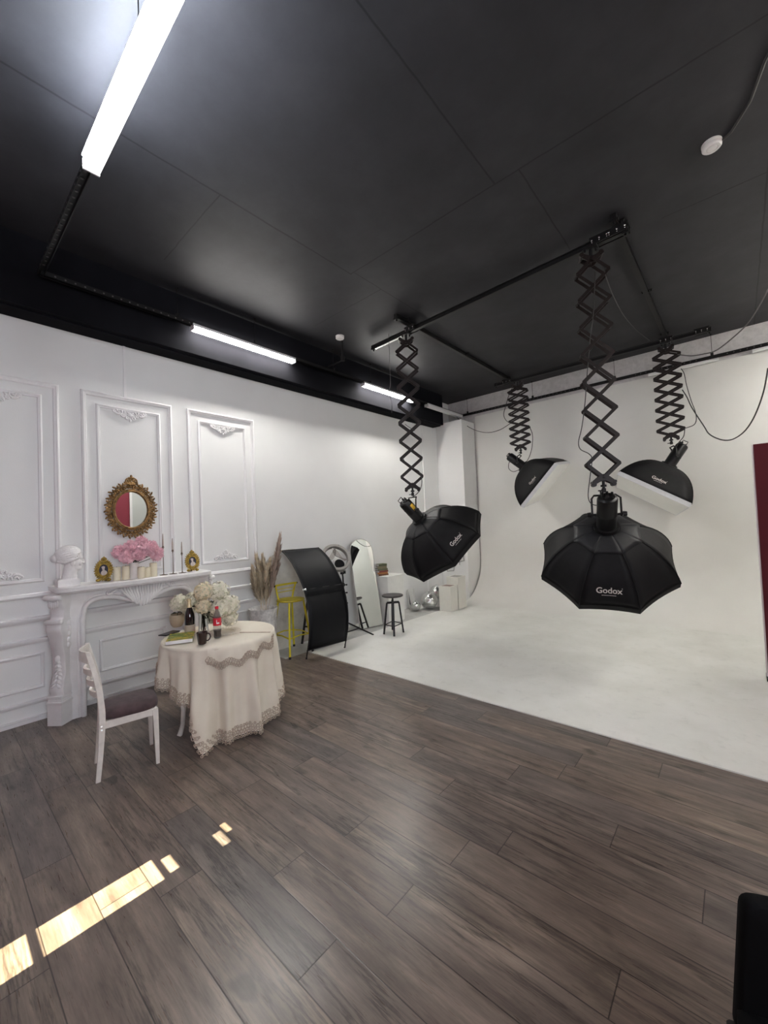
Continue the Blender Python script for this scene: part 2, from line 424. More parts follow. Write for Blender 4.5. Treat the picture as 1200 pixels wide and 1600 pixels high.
def mat_cyc_wall():
    m, nt, bs = new_mat('white_cove_paint')
    co = coords(nt)
    a = noise(nt, co, 0.9, 4, 0.55); b = noise(nt, co, 5.0, 7, 0.7, (1.0, 1.0, 2.5))
    c = ramp(nt, a, [(0.3, (0.735, 0.725, 0.69)), (0.7, (0.80, 0.795, 0.765))])
    c = mixc(nt, 0.3, c, ramp(nt, b, [(0.25, 0.8), (0.36, 1.0)]), 'MULTIPLY')
    nt.links.new(c, bs.inputs['Base Color']); bs.inputs['Roughness'].default_value = 0.6
    bump(nt, bs, noise(nt, co, 1.3, 3), 0.25, 0.02)
    return m
def mat_rough_plaster():
    m, nt, bs = new_mat('rough_grey_plaster')
    co = coords(nt)
    b = noise(nt, co, 14.0, 8, 0.75)
    c = ramp(nt, b, [(0.3, (0.52, 0.505, 0.50)), (0.55, (0.64, 0.62, 0.615)), (0.75, (0.72, 0.70, 0.69))])
    nt.links.new(c, bs.inputs['Base Color']); bs.inputs['Roughness'].default_value = 0.85
    bump(nt, bs, b, 0.5, 0.02)
    return m
def mat_ceiling():
    m, nt, bs = new_mat('black_painted_concrete_slabs')
    co = coords(nt)
    sx = nt.nodes.new('ShaderNodeSeparateXYZ'); nt.links.new(co, sx.inputs[0])
    X, Y = sx.outputs[0], sx.outputs[1]
    wob = mth(nt, 'MULTIPLY', mth(nt, 'SUBTRACT', noise(nt, co, 4.0, 4), 0.5), 0.018)
    def seam(coord, at, w, lo=None, hi=None, other=None):
        d = mth(nt, 'ABSOLUTE', mth(nt, 'ADD', mth(nt, 'SUBTRACT', coord, at), wob))
        k = mth(nt, 'SUBTRACT', 1.0, mth(nt, 'POWER', mth(nt, 'DIVIDE', d, mth(nt, 'MULTIPLY', w, 0.9), True), 2.0))
        if lo is not None: k = mth(nt, 'MULTIPLY', k, mth(nt, 'GREATER_THAN', other, lo))
        if hi is not None: k = mth(nt, 'MULTIPLY', k, mth(nt, 'LESS_THAN', other, hi))
        return k
    k = seam(X, -3.045, 0.012, None, 3.11, Y)
    for q in (seam(X, -3.0, 0.008, 3.11, 4.3, Y), seam(Y, 3.10, 0.010, -3.05, None, X), seam(X, -1.36, 0.010, None, 3.1, Y), seam(X, -1.16, 0.009, 3.1, 4.4, Y),
              seam(Y, 1.62, 0.008, -4.2, -3.05, X), seam(Y, 3.55, 0.008, -4.2, -3.0, X), seam(X, 0.32, 0.010, None, None, Y), seam(Y, 4.55, 0.010, -0.4, None, X)):
        k = mth(nt, 'MAXIMUM', k, q)
    n = noise(nt, co, 2.2, 7, 0.65); n2 = noise(nt, co, 0.7, 3, 0.5)
    c = ramp(nt, n, [(0.25, (0.018, 0.0175, 0.0195)), (0.5, (0.026, 0.0255, 0.029)), (0.75, (0.036, 0.035, 0.039))])
    c = mixc(nt, 0.5, c, ramp(nt, n2, [(0.3, 0.75), (0.7, 1.25)]), 'MULTIPLY')
    c = mixc(nt, mth(nt, 'MULTIPLY', k, mth(nt, 'ADD', 0.35, mth(nt, 'MULTIPLY', noise(nt, co, 1.7, 3), 1.0)), True), c, (0.003, 0.003, 0.0035))
    nt.links.new(c, bs.inputs['Base Color']); bs.inputs['Roughness'].default_value = 0.6
    bs.inputs['Specular IOR Level'].default_value = 0.35
    bump(nt, bs, n, 0.15, 0.01)
    return m
def mat_concrete():
    m, nt, bs = new_mat('worn_grey_white_screed')
    co = coords(nt)
    a = noise(nt, co, 3.0, 7, 0.65)
    nt.links.new(ramp(nt, a, [(0.3, (0.40, 0.40, 0.38)), (0.6, (0.55, 0.55, 0.53))]), bs.inputs['Base Color'])
    bs.inputs['Roughness'].default_value = 0.6
    return m
def mat_backdrop():
    m, nt, bs = new_mat('beige_marbled_backdrop')
    co = coords(nt)
    a = noise(nt, co, 3.2, 8, 0.7)
    nt.links.new(ramp(nt, a, [(0.28, (0.40, 0.38, 0.36)), (0.45, (0.55, 0.53, 0.50)), (0.62, (0.66, 0.64, 0.60))]), bs.inputs['Base Color'])
    bs.inputs['Roughness'].default_value = 0.6
    return m
def mat_cloth():
    m, nt, bs = new_mat('cream_linen_cloth')
    co = coords(nt)
    a = noise(nt, co, 90.0, 3, 0.6); b = noise(nt, co, 5.0, 4)
    c = ramp(nt, b, [(0.3, (0.70, 0.63, 0.52)), (0.7, (0.77, 0.71, 0.60))])
    nt.links.new(c, bs.inputs['Base Color']); bs.inputs['Roughness'].default_value = 0.8
    bs.inputs['Sheen Weight'].default_value = 0.15
    bump(nt, bs, a, 0.12, 0.003)
    return m
def mat_cover():
    m, nt, bs = new_mat('green_yellow_printed_cover')
    co = coords(nt)
    v = nt.nodes.new('ShaderNodeTexVoronoi'); v.inputs['Scale'].default_value = 16.0; nt.links.new(co, v.inputs['Vector'])
    c = ramp(nt, noise(nt, co, 14.0, 3), [(0.35, (0.03, 0.06, 0.012)), (0.5, (0.16, 0.24, 0.03)), (0.56, (0.60, 0.40, 0.03)), (0.68, (0.10, 0.16, 0.03))])
    nt.links.new(c, bs.inputs['Base Color']); bs.inputs['Roughness'].default_value = 0.35
    return m
M['wood'] = mat_wood(); M['white_floor'] = mat_white_floor(); M['cyc'] = mat_cyc_wall(); M['rough'] = mat_rough_plaster()
M['ceiling'] = mat_ceiling(); M['screed'] = mat_concrete(); M['backdrop'] = mat_backdrop(); M['cloth'] = mat_cloth(); M['cover'] = mat_cover()
M['beam'] = mat('black_beam_paint', (0.007, 0.007, 0.009), 0.9, var=0.2, scale=3, spec=0.08)
M['lace'] = mat('beige_lace_thread', (0.50, 0.41, 0.33), 0.85, var=0.15, scale=30)
M['rail'] = mat('black_rail_profile', (0.007, 0.0065, 0.0065), 0.4, var=0.2, scale=20, spec=0.35)
#STRUCT
# ------------------------------------------------------------------ room shell
XL, XR, YF, YB, ZC = -5.0, 2.6, -2.2, 8.17, 4.43
structure(build('floor', MB().bx(-4.49, XR, YF, 3.445, -0.06, 0).bx(XL, -4.49, YF, 3.1, -0.06, 0), M['wood'], origin=(0, 0, 0), flat=True))
structure(build('floor', MB().bx(XL, -4.49, 3.1, YB, -0.06, 0).bx(-4.49, XR, 3.445, YB, -0.06, -0.0005), M['screed'], origin=(0, 0, 0), flat=True))
def xl(y): return -4.42 + 0.11 * (y - 3.45) / 4.7
structure(build('floor', MB().loops([[V((xl(y), y, -0.0004)), V((XR, y, -0.0004)), V((XR, y, 0.008)), V((xl(y), y, 0.008))] for y in (3.45, 5.0, 6.2, 7.25)]), M['white_floor'], origin=(0, 0, 0), ang=20))
prof = [(7.25 + 0.9 * math.sin(a), 0.908 - 0.9 * math.cos(a)) for a in [PI / 2 * i / 16 for i in range(17)]] + [(8.15, 2.0), (8.15, 3.0), (8.15, 4.0), (8.169, 4.0), (8.169, 0.0), (7.25, 0.0)]
structure(build('wall_back', MB().loops([[V((xl(y) if side else XR, y, z)) for y, z in prof] for side in (1, 0)]), M['cyc'], origin=(0, 0, 0), ang=30))
structure(build('wall_back', MB().bx(XL, XR + 0.1, YB, YB + 0.12, 0, ZC), M['rough'], origin=(0, 0, 0), flat=True))
structure(build('wall_left', MB().bx(XL - 0.12, XL, YF, YB, 0, ZC), M['wall'], origin=(0, 0, 0), flat=True))
structure(build('wall_left', MB().bx(XL, XL + 0.014, 7.05, 7.6, 0, 4.1).bx(XL, -4.35, 7.62, YB, 0, 3.86), M['wall'], origin=(0, 0, 0), flat=True))   # corner pier
structure(build('wall_right', MB().bx(XR, XR + 0.1, YF, -1.6, 0, ZC).bx(XR, XR + 0.1, 0.8, 3.82, 0, ZC).bx(XR, XR + 0.1, -1.6, 0.8, 0, 1.05).bx(XR, XR + 0.1, -1.6, 0.8, 2.75, ZC), M['red_wall'], flat=True))
structure(build('wall_right', MB().bx(XR, XR + 0.1, 3.82, YB, 0, ZC), M['grey_wall'], flat=True))
structure(build('trim_1', MB().bx(XR - 0.03, XR, 3.77, 3.83, 0, ZC), M['trim'], flat=True))
structure(build('ceiling', MB().bx(XL, XR, YF, YB, ZC, ZC + 0.1), M['ceiling'], origin=(0, 0, ZC), flat=True))
mb = MB()   # rear wall, its window opening added for the slotted sun screen
mb.bx(XL, -3.2, YF - 0.02, YF, 0, ZC).bx(-1.4, XR, YF - 0.02, YF, 0, ZC).bx(-3.2, -1.4, YF - 0.02, YF, 0, 0.9).bx(-3.2, -1.4, YF - 0.02, YF, 3.6, ZC)
structure(build('wall_front', mb, M['red_wall'], flat=True))
mb = MB(); slots = [(-2.39, -2.205, 1.75, 2.497), (-2.385, -2.205, 2.527, 2.99), (-2.345, -2.22, 3.018, 3.066), (-2.295, -2.17, 3.268, 3.318), (-2.335, -2.25, 3.328, 3.366)]  # unseen screen, slots shaped to throw the sun patches on the floor
z = 0.9
for x0, x1, z0, z1 in slots:
    mb.bx(-3.2, -1.4, YF - 0.012, YF - 0.006, z, z0)
    mb.bx(-3.2, x0, YF - 0.012, YF - 0.006, z0, z1).bx(x1, -1.4, YF - 0.012, YF - 0.006, z0, z1); z = z1
mb.bx(-3.2, -1.4, YF - 0.012, YF - 0.006, z, 3.6)
structure(build('sun_slot_screen', mb, M['sun_screen'], flat=True))
mb = MB()  # unseen window frame added round the fill lamp
for y0, y1, z0, z1 in ((-1.6, 0.8, 1.05, 1.1), (-1.6, 0.8, 2.7, 2.75), (-1.6, -1.55, 1.1, 2.7), (0.75, 0.8, 1.1, 2.7), (-0.43, -0.38, 1.1, 2.7)):
    mb.bx(XR + 0.02, XR + 0.07, y0, y1, z0, z1)
structure(build('added_window', mb, M['trim'], flat=True))
structure(build('trim_2', MB().bx(XL, -4.71, YF, 7.47, 3.78, ZC).bx(XL, -4.78, YF, 7.47, 3.765, 3.78), M['beam'], flat=True))     # black boxed beam over the left wall

def frame_loops(y0, y1, z0, z1, w, d):
    mb = MB(); L = []
    for t, h in ((0, 0), (0.0, 0.35), (0.18, 0.8), (0.42, 1.0), (0.6, 0.75), (0.8, 0.7), (1.0, 0.25), (1.0, 0)):
        i = t * w; x = XL + h * d
        L.append([V((x, y0 + i, z0 + i)), V((x, y1 - i, z0 + i)), V((x, y1 - i, z1 - i)), V((x, y0 + i, z1 - i))])
    return mb.loops(L, False, False)
def rail_bar(z, h, d, y0, y1):
    pr = [(0, -0.5), (0.4, -0.5), (0.7, -0.2), (1.0, 0.1), (1.0, 0.35), (0.5, 0.5), (0, 0.5)]
    return MB().loops([[V((XL + a * d, y, z + b * h)) for a, b in pr] for y in (y0, y1)])
k = 3
for y0, y1 in ((0.015, 0.905), (1.08, 1.965), (2.14, 3.045)):
    structure(build('trim_%d' % k, frame_loops(y0, y1, 1.135, 3.2, 0.048, 0.03), M['trim'], ang=50)); k += 1
    structure(build('trim_%d' % k, frame_loops(y0 + 0.13, y1 - 0.13, 1.28, 3.075, 0.036, 0.022), M['trim'], ang=50)); k += 1
for y0, y1 in ((-0.1, 0.765), (1.2, 1.845), (2.27, 2.915)):
    structure(build('trim_%d' % k, frame_loops(y0, y1, 0.295, 0.625, 0.03, 0.02), M['trim'], ang=50)); k += 1
for z, h, d in ((0.935, 0.055, 0.035), (0.738, 0.05, 0.03), (0.178, 0.04, 0.025)):
    structure(build('trim_%d' % k, rail_bar(z, h, d, YF, 3.05), M['trim'], ang=50)); k += 1
structure(build('baseboard_left', MB().bx(XL, XL + 0.018, YF, 3.05, 0, 0.035).bx(XL, XL + 0.028, YF, 3.05, 0.038, 0.052), M['trim'], flat=True, bevel=0.003))

# ------------------------------------------------------------------ plaster ornaments on the wall panels
def scroll(c, r, turns, start, sgn=1, n=22, sq=1.0):
    # spiral in the wall plane (y, z)
    out = []
    for i in range(n):
        t = i / (n - 1); a = start + sgn * turns * 2 * PI * t; q = r * (1 - 0.8 * t)
        out.append(V((c[0], c[1] + q * math.cos(a), c[2] + q * math.sin(a) * sq)))
    return out
def ornament(yc, z, up, label, wide=0.32, high=0.118):
    s = 1 if up else -1; x = XL + 0.012; mb = MB()
    for sd in (-1, 1):
        pts = [V((x, yc + sd * wide * (0.5 - 0.42 * t), z + s * (0.012 + high * 0.55 * t + 0.012 * math.sin(t * 7)))) for t in [i / 12 for i in range(13)]]
        mb.tube(pts, [0.006 + 0.008 * math.sin(PI * min(1, t / 12 + 0.15)) for t in range(13)], 7)
        mb.tube(scroll((x + 0.003, yc + sd * wide * 0.46, z + s * 0.018), 0.018, 1.2, PI / 2, sd * s), 0.008, 6)
        mb.tube(scroll((x + 0.004, yc + sd * wide * 0.22, z + s * high * 0.40), 0.024, 1.3, 0, -sd * s), 0.0085, 6)
        mb.tube(scroll((x + 0.004, yc + sd * wide * 0.09, z + s * high * 0.62), 0.020, 1.3, PI / 2, sd * s), 0.0085, 6)
        for q, (u, w_) in enumerate(((0.34, 0.18), (0.29, 0.34), (0.17, 0.16), (0.13, 0.62), (0.25, 0.1), (0.39, 0.08), (0.06, 0.2), (0.05, 0.42))):
            a = sd * s * (0.5 + 0.3 * q)
            R = Matrix.Rotation(a, 3, 'X')
            mb.sph((x + 0.004, yc + sd * wide * u, z + s * high * w_), (0.013, 0.020, 0.0095), 8, 6, R)
    mb.sph((x + 0.006, yc, z + s * high * 0.86), (0.010, 0.012, 0.020), 8, 6)
    mb.sph((x + 0.006, yc, z + s * high * 0.35), (0.018, 0.022, 0.022), 10, 6)
    mb.bx(XL, x - 0.004, yc - 0.06, yc + 0.06, z + s * 0.008, z + s * high * 0.6)
    o = build('wall_ornament', mb, M['plaster'])
    return tag(o, label, 'ornament', 'plaster ornaments on the wall panels')
ornament(0.46, 3.045, False, 'white carved leaf ornament hanging at top of the leftmost wall panel')
ornament(0.46, 1.325, True, 'white carved leaf ornament rising at bottom of the leftmost wall panel')
ornament(1.525, 3.045, False, 'white carved leaf ornament at top of the wall panel with the oval mirror')
ornament(2.592, 3.045, False, 'white carved leaf ornament at top of the right wall panel')
ornament(2.592, 1.325, True, 'white carved leaf ornament at bottom of the right wall panel, above dado')
tag(build('cable_trunking', MB().bx(XL, XL + 0.012, 1.47, 1.495, 3.2, 3.765), M['trim'], flat=True, bevel=0.002), 'thin white cable trunking running up the wall above the mirror panel', 'cable trunking')

# ------------------------------------------------------------------ suspended light rail loop and lamps
ZR = 4.085
def perf_rail(name, p0, p1, label, holes, wires):
    p0 = V(p0); p1 = V(p1); d = (p1 - p0).normalized(); L = (p1 - p0).length
    t = thing(name, label, 'rail', p0, 0, 'black perforated rails hung under the ceiling')
    side = V((0, 0, 1)).cross(d)
    prof_mb = (MB().bar(p0, p1, 0.05, 0.012, side).bar(p0 + side * 0.022 - V((0, 0, .018)), p1 + side * 0.022 - V((0, 0, .018)), 0.006, 0.036, side).bar(p0 - side * 0.022 - V((0, 0, .018)), p1 - side * 0.022 - V((0, 0, .018)), 0.006, 0.036, side))
    mb = MB()
    for a, b in holes:
        q = a
        while q < b:
            c = p0 + d * q - V((0, 0, .0075)); mb.cyl(c, c - V((0, 0, 0.003)), 0.010, n=8)
            for sg in (-1, 1):
                c2 = p0 + d * q + side * sg * 0.0255 - V((0, 0, .018)); mb.cyl(c2, c2 + side * sg * 0.002, 0.008, n=8)
            q += 0.075
    build('profile', prof_mb, M['rail'], t, flat=True, extra=(mb, M['grey_cable']))
    for w_ in wires:
        c = p0 + d * w_
        build('hanger_wire', MB().cyl(c + V((0, 0, 0.01)), V((c.x, c.y, ZC)), 0.0035, n=6).cyl(c, c + V((0, 0, 0.05)), 0.02, n=10).cyl(V((c.x, c.y, ZC - 0.02)), V((c.x, c.y, ZC)), 0.015, n=8), M['rail'], t)
    return t
perf_rail('light_rail', (-4.60, 0.72, ZR), (-4.60, 8.09, ZR), 'black rail hung along the left wall carrying two lit tube lamps', [(0.1, 1.3)], [1.18, 2.15, 3.5, 4.35])
perf_rail('light_rail', (-4.60, 8.09, ZR), (2.5, 8.09, ZR), 'black perforated rail hung across the top of the back wall', [(0.3, 1.0), (1.35, 2.6), (3.4, 4.3), (4.6, 5.6)], [0.15, 1.62, 3.08, 4.42])
perf_rail('light_rail', (-4.60, 0.72, ZR), (2.5, 0.72, ZR), 'black rail hung overhead at upper left carrying the large lit lamp', [(0.15, 1.5)], [2.5, 4.2])
def lamp(p0, p1, lit, label, up=False):
    p0 = V(p0); p1 = V(p1); d = (p1 - p0).normalized(); side = V((0, 0, 1)).cross(d); z = V((0, 0, 1))
    t = thing('tube_lamp', label, 'lamp', p0, 0, 'long tube lamps on the hung rails')
    build('housing', MB().bar(p0 - z * 0.022, p1 - z * 0.022, 0.085, 0.03, side), M['lamp_body'], t, flat=True)
    build('diffuser', MB().bar(p0 + d * 0.012 - z * 0.052, p1 - d * 0.012 - z * 0.052, 0.083, 0.03, side), M[lit or 'lamp_off'], t, flat=True)
    if up: build('added_up_glow', MB().bar(p0 + d * 0.02 - z * 0.004 + side * 0.042, p1 - d * 0.02 - z * 0.004 + side * 0.042, 0.022, 0.004, side).bar(p0 + d * 0.02 - z * 0.004 - side * 0.042, p1 - d * 0.02 - z * 0.004 - side * 0.042, 0.022, 0.004, side), M['up_glow'], t, flat=True)  # added glow strips that put light on the ceiling round the lamp
    for g in ((-1, 1) if up else ()): build('added_side_glow', MB().bar(p0 + d * 0.02 - z * 0.026 + side * g * 0.0445, p1 - d * 0.02 - z * 0.026 + side * g * 0.0445, 0.004, 0.024, side), M['side_glow'], t, flat=True)  # glowing side strips added so the ceiling brightens further out
    for p in (p0, p1): build('end_cap', MB().bar(p - d * 0.006 - z * 0.040, p + d * 0.006 - z * 0.040, 0.09, 0.066, side), M['lamp_body'], t, flat=True)
ZL = ZR - 0.008
lamp((-4.60, 2.06, ZL), (-4.60, 3.47, ZL), 'lamp_lit', 'lit tube lamp on the left rail nearest the panelled wall mirror')
lamp((-4.60, 4.87, ZL), (-4.60, 6.25, ZL), 'lamp_lit', 'lit tube lamp on the left rail behind the first scissor arm')
lamp((-4.60, 6.70, ZL), (-4.60, 8.05, ZL), None, 'unlit tube lamp in the far left corner of the ceiling')
lamp((-2.96, 0.72, ZL - 0.02), (-1.42, 0.72, ZL - 0.02), 'lamp_dim', 'large lit tube lamp overhead at the upper left', True)
lamp((1.4, 2.9, ZL), (1.4, 4.3, ZL), 'fill_right', 'added unseen fill lamp on the right side nearer the viewer')  # unseen lamps added at right to fill the room with light
lamp((1.4, 6.6, ZL), (1.4, 7.95, ZL), 'fill_right', 'added unseen fill lamp on the right side by the back wall')
lamp((1.4, 4.9, ZL), (1.4, 6.3, ZL), 'fill_right', 'added unseen fill lamp on the right side over the white floor')
for x0, x1, lb in ((-1.02, -0.1, 'unlit slim tube lamp under the back wall rail between the right scissor arms'), (0.28, 1.5, 'unlit slim tube lamp under the back wall rail at far right')):
    t = thing('tube_lamp', lb, 'lamp', (x0, 8.1, ZR - 0.06), 0, 'long tube lamps on the hung rails')
    build('housing', MB().bx(x0, x1, 8.075, 8.125, ZR - 0.062, ZR - 0.045), M['lamp_body'], t, flat=True)
    build('diffuser', MB().cyl((x0, 8.1, ZR - 0.075), (x1, 8.1, ZR - 0.075), 0.018, n=12), M['lamp_off'], t)

# ------------------------------------------------------------------ ceiling fittings
def detector(x, y, label):
    t = thing('smoke_detector', label, 'smoke detector', (x, y, ZC), 0, 'round smoke detectors on the ceiling')
    build('base', MB().lathe([(0.0, 0), (0.062, 0), (0.062, -0.012), (0.0, -0.012)], (x, y, ZC), n=28), M['detector'], t)
    build('cover', MB().lathe([(0.0, -0.012), (0.052, -0.012), (0.060, -0.020), (0.060, -0.036), (0.052, -0.044), (0.038, -0.044), (0.034, -0.038), (0.028, -0.046), (0.0, -0.048)], (x, y, ZC), n=28), M['detector'], t)
detector(-4.2, 4.0, 'small white smoke detector above the left rail')
detector(-0.012, 3.89, 'white smoke detector alone on the black ceiling at upper right')
tag(build('hanger_rod', MB().cyl((-4.22, 4.06, ZC), (-4.22, 4.06, 4.16), 0.016, n=10).bar((-4.22, 4.06, 4.10), (-4.60, 4.06, 4.10), 0.03, 0.012, (0, 1, 0)).cyl((-4.22, 4.06, 4.16), (-4.22, 4.06, 4.09), 0.03, n=12), M['rail']), 'black rod hanging from the ceiling beside the small smoke detector', 'rod')
p = [V((0.045, 3.9, ZC - 0.012)), V((0.10, 3.86, ZC - 0.012)), V((0.2, 3.66, ZC - 0.012)), V((0.26, 3.4, ZC - 0.012)), V((0.42, 3.0, ZC - 0.012)), V((0.9, 2.4, ZC - 0.012))]
tag(build('power_cable', MB().tube(p, 0.009, 8), M['cable']), 'black cable running along the ceiling from the right smoke detector', 'cable')

# ------------------------------------------------------------------ ceiling track system
def track(p0, p1, label, silver=False):
    p0 = V(p0); p1 = V(p1); d = (p1 - p0).normalized(); side = V((0, 0, 1)).cross(d); z = V((0, 0, 1))
    t = thing('ceiling_track', label, 'track', p0, 0, 'black studio tracks under the ceiling')
    mb = MB().bar(p0, p1, 0.052, 0.008, side).bar(p0 + z * 0.025, p1 + z * 0.025, 0.016, 0.045, side).bar(p0 + z * 0.05, p1 + z * 0.05, 0.052, 0.008, side)
    build('beam', mb, M['rail'], t, flat=True)
    for p in (p0, p1): build('end_stop', MB().bar(p - d * 0.02, p + d * 0.02, 0.075, 0.02, side).box(p + z * 0.02, (0.05, 0.05, 0.07)).cyl(p - z * 0.01, p - z * 0.035, 0.012, n=8), M['rail'], t)
    return t, d, side
def carriage(c, d, side, par):
    z = V((0, 0, 1)); c = V(c)
    cmb = (MB().bar(c - d * 0.09 + z * 0.03, c + d * 0.09 + z * 0.03, 0.11, 0.016, side).bar(c - d * 0.08 - z * 0.012, c + d * 0.08 - z * 0.012, 0.09, 0.012, side).bar(c - d * 0.08 + side * 0.05, c + d * 0.08 + side * 0.05, 0.012, 0.07, side).bar(c - d * 0.08 - side * 0.05, c + d * 0.08 - side * 0.05, 0.012, 0.07, side))
    mb = MB()
    for a in (-0.065, 0, 0.065):
        for b in (-0.062, 0.062):
            q = c + d * a + side * b
            mb.sph(q, 0.009, 8, 6); mb.sph(q - z * 0.02, 0.006, 8, 6)
    build('carriage', cmb, M['rail'], par, extra=(mb, M['chrome']))
ZT = 4.335
sr1, d1, s1 = track((-3.24, 4.12, 4.375), (-3.22, 7.55, 4.375), 'left black ceiling track running back toward the back wall')
sr2, d2, s2 = track((-0.72, 4.18, 4.375), (-0.70, 7.60, 4.375), 'right black ceiling track running back toward the back wall')
fr, df, sf = track((-3.974, 4.47, ZT - 0.03), (-0.655, 4.31, ZT - 0.03), 'long front cross track carrying the two near softboxes')
bk, db, sb_ = track((-3.453, 7.46, ZT - 0.03), (-0.182, 7.58, ZT - 0.03), 'rear cross track near the back wall carrying the two far softboxes')
build('silver_strip', MB().bar(V((-3.94, 4.468, ZT - 0.0365)), V((-3.36, 4.44, ZT - 0.0365)), 0.034, 0.004, sf), M['chrome'], fr, flat=True)
for par, dd, ss, pts in ((fr, df, sf, ((-3.23, 4.434, ZT), (-0.71, 4.313, ZT), (-0.86, 4.32, ZT))), (bk, db, sb_, ((-3.22, 7.468, ZT), (-0.70, 7.56, ZT), (-0.27, 7.577, ZT)))):
    for c in pts: carriage(c, dd, ss, par)
for par, x in ((sr1, -3.23), (sr2, -0.71)):
    for y in (4.3, 5.9, 7.5):
        build('ceiling_bracket', MB().bx(x - 0.06, x + 0.06, y - 0.02, y + 0.02, 4.425, ZC).bx(x - 0.03, x + 0.03, y - 0.02, y + 0.02, 4.40, 4.43).sph((x + 0.045, y, 4.42), 0.01, 8, 6).sph((x - 0.045, y, 4.42), 0.01, 8, 6), M['rail'], par)

# ------------------------------------------------------------------ scissor arms, flash heads, softboxes
def pantograph(x, y, ztop, zbot, nrm, label, n=8, barlen=0.385):
    t = thing('pantograph', label, 'scissor arm', (x, y, ztop), 0, 'black scissor arms hanging from the tracks')
    nv = V((nrm[0], nrm[1], 0)).normalized(); lv = V((0, 0, 1)).cross(nv); z = V((0, 0, 1)); c = V((x, y, 0))
    P = lambda a, b, zz: c + lv * a + nv * b + z * zz
    zt = ztop - 0.13; zb = zbot + 0.10; h = (zt - zb) / n
    w = math.sqrt(max(0.02, barlen ** 2 - h ** 2)) / 2
    lev = [zt - h * (i + 0.5) for i in range(n)]
    build('trolley', MB().box(P(0, 0, ztop - 0.005), (0.13, 0.09, 0.02)).cyl(P(0, 0, ztop), P(0, 0, ztop - 0.09), 0.018).cyl(P(-0.05, 0, ztop + 0.01), P(-0.05, 0, ztop - 0.04), 0.012, n=8).cyl(P(0.05, 0, ztop + 0.01), P(0.05, 0, ztop - 0.04), 0.012, n=8), M['black_metal'], t)
    def star(name, zz, sg):
        mb = MB()
        for b in (-0.042, 0.042):
            mb.prism([P(-0.085, b - .004, zz + sg * 0.055), P(-0.105, b - .004, zz + sg * 0.03), P(-0.02, b - .004, zz - sg * 0.045), P(0.02, b - .004, zz - sg * 0.045), P(0.105, b - .004, zz + sg * 0.03), P(0.085, b - .004, zz + sg * 0.055), P(0.02, b - .004, zz + sg * 0.02), P(-0.02, b - .004, zz + sg * 0.02)], nv * 0.008)
        mb.bar(P(-0.095, 0, zz + sg * 0.042), P(-0.075, 0, zz + sg * 0.046), 0.09, 0.02, nv).bar(P(0.075, 0, zz + sg * 0.046), P(0.095, 0, zz + sg * 0.042), 0.09, 0.02, nv)
        for a in (-0.09, 0.09, 0): mb.cyl(P(a, -0.055, zz + sg * (0.03 if a else -0.01)), P(a, 0.055, zz + sg * (0.03 if a else -0.01)), 0.014, n=10)
        for a in (-1, 1): mb.cyl(P(a * 0.085, -0.03, zz + sg * 0.05), P(a * 0.085, 0.03, zz + sg * 0.05), 0.022, n=12)
        build(name, mb, M['arm_metal'], t)
    star('upper_bracket', zt + 0.01, 1); star('lower_bracket', zb - 0.01, -1)
    for sg in (-1, 1):
        def arm(p, q, off):
            mb = MB()
            for b in (-0.05, 0.05):
                o = b + off * 0.007 * (1 if b > 0 else -1)
                mb.bar(P(p[0], o, p[1]), P(q[0], o, q[1]), 0.029, 0.006, lv)
            for e in (p, q): mb.cyl(P(e[0], -0.06, e[1]), P(e[0], 0.06, e[1]), 0.0085, n=8)
            build('scissor_bar', mb, M['arm_metal'], t)
        arm((0, zt), (sg * w, lev[0]), sg)
        for i in range(n - 1): arm((sg * w, lev[i]), (-sg * w, lev[i + 1]), sg)
        arm((sg * w, lev[-1]), (0, zb), sg)
    build('spigot', MB().cyl(P(0, 0, zb - 0.03), P(0, 0, zbot - 0.03), 0.013, n=12).cyl(P(0, 0, zbot + 0.035), P(0, 0, zbot + 0.015), 0.026, n=14).cyl(P(0, 0, zbot + 0.0), P(0, 0, zbot - 0.04), 0.02, n=14).cyl(P(0, 0, zbot - 0.02), P(-0.05, 0, zbot - 0.02), 0.006, n=8), M['black_metal'], t)
    return t
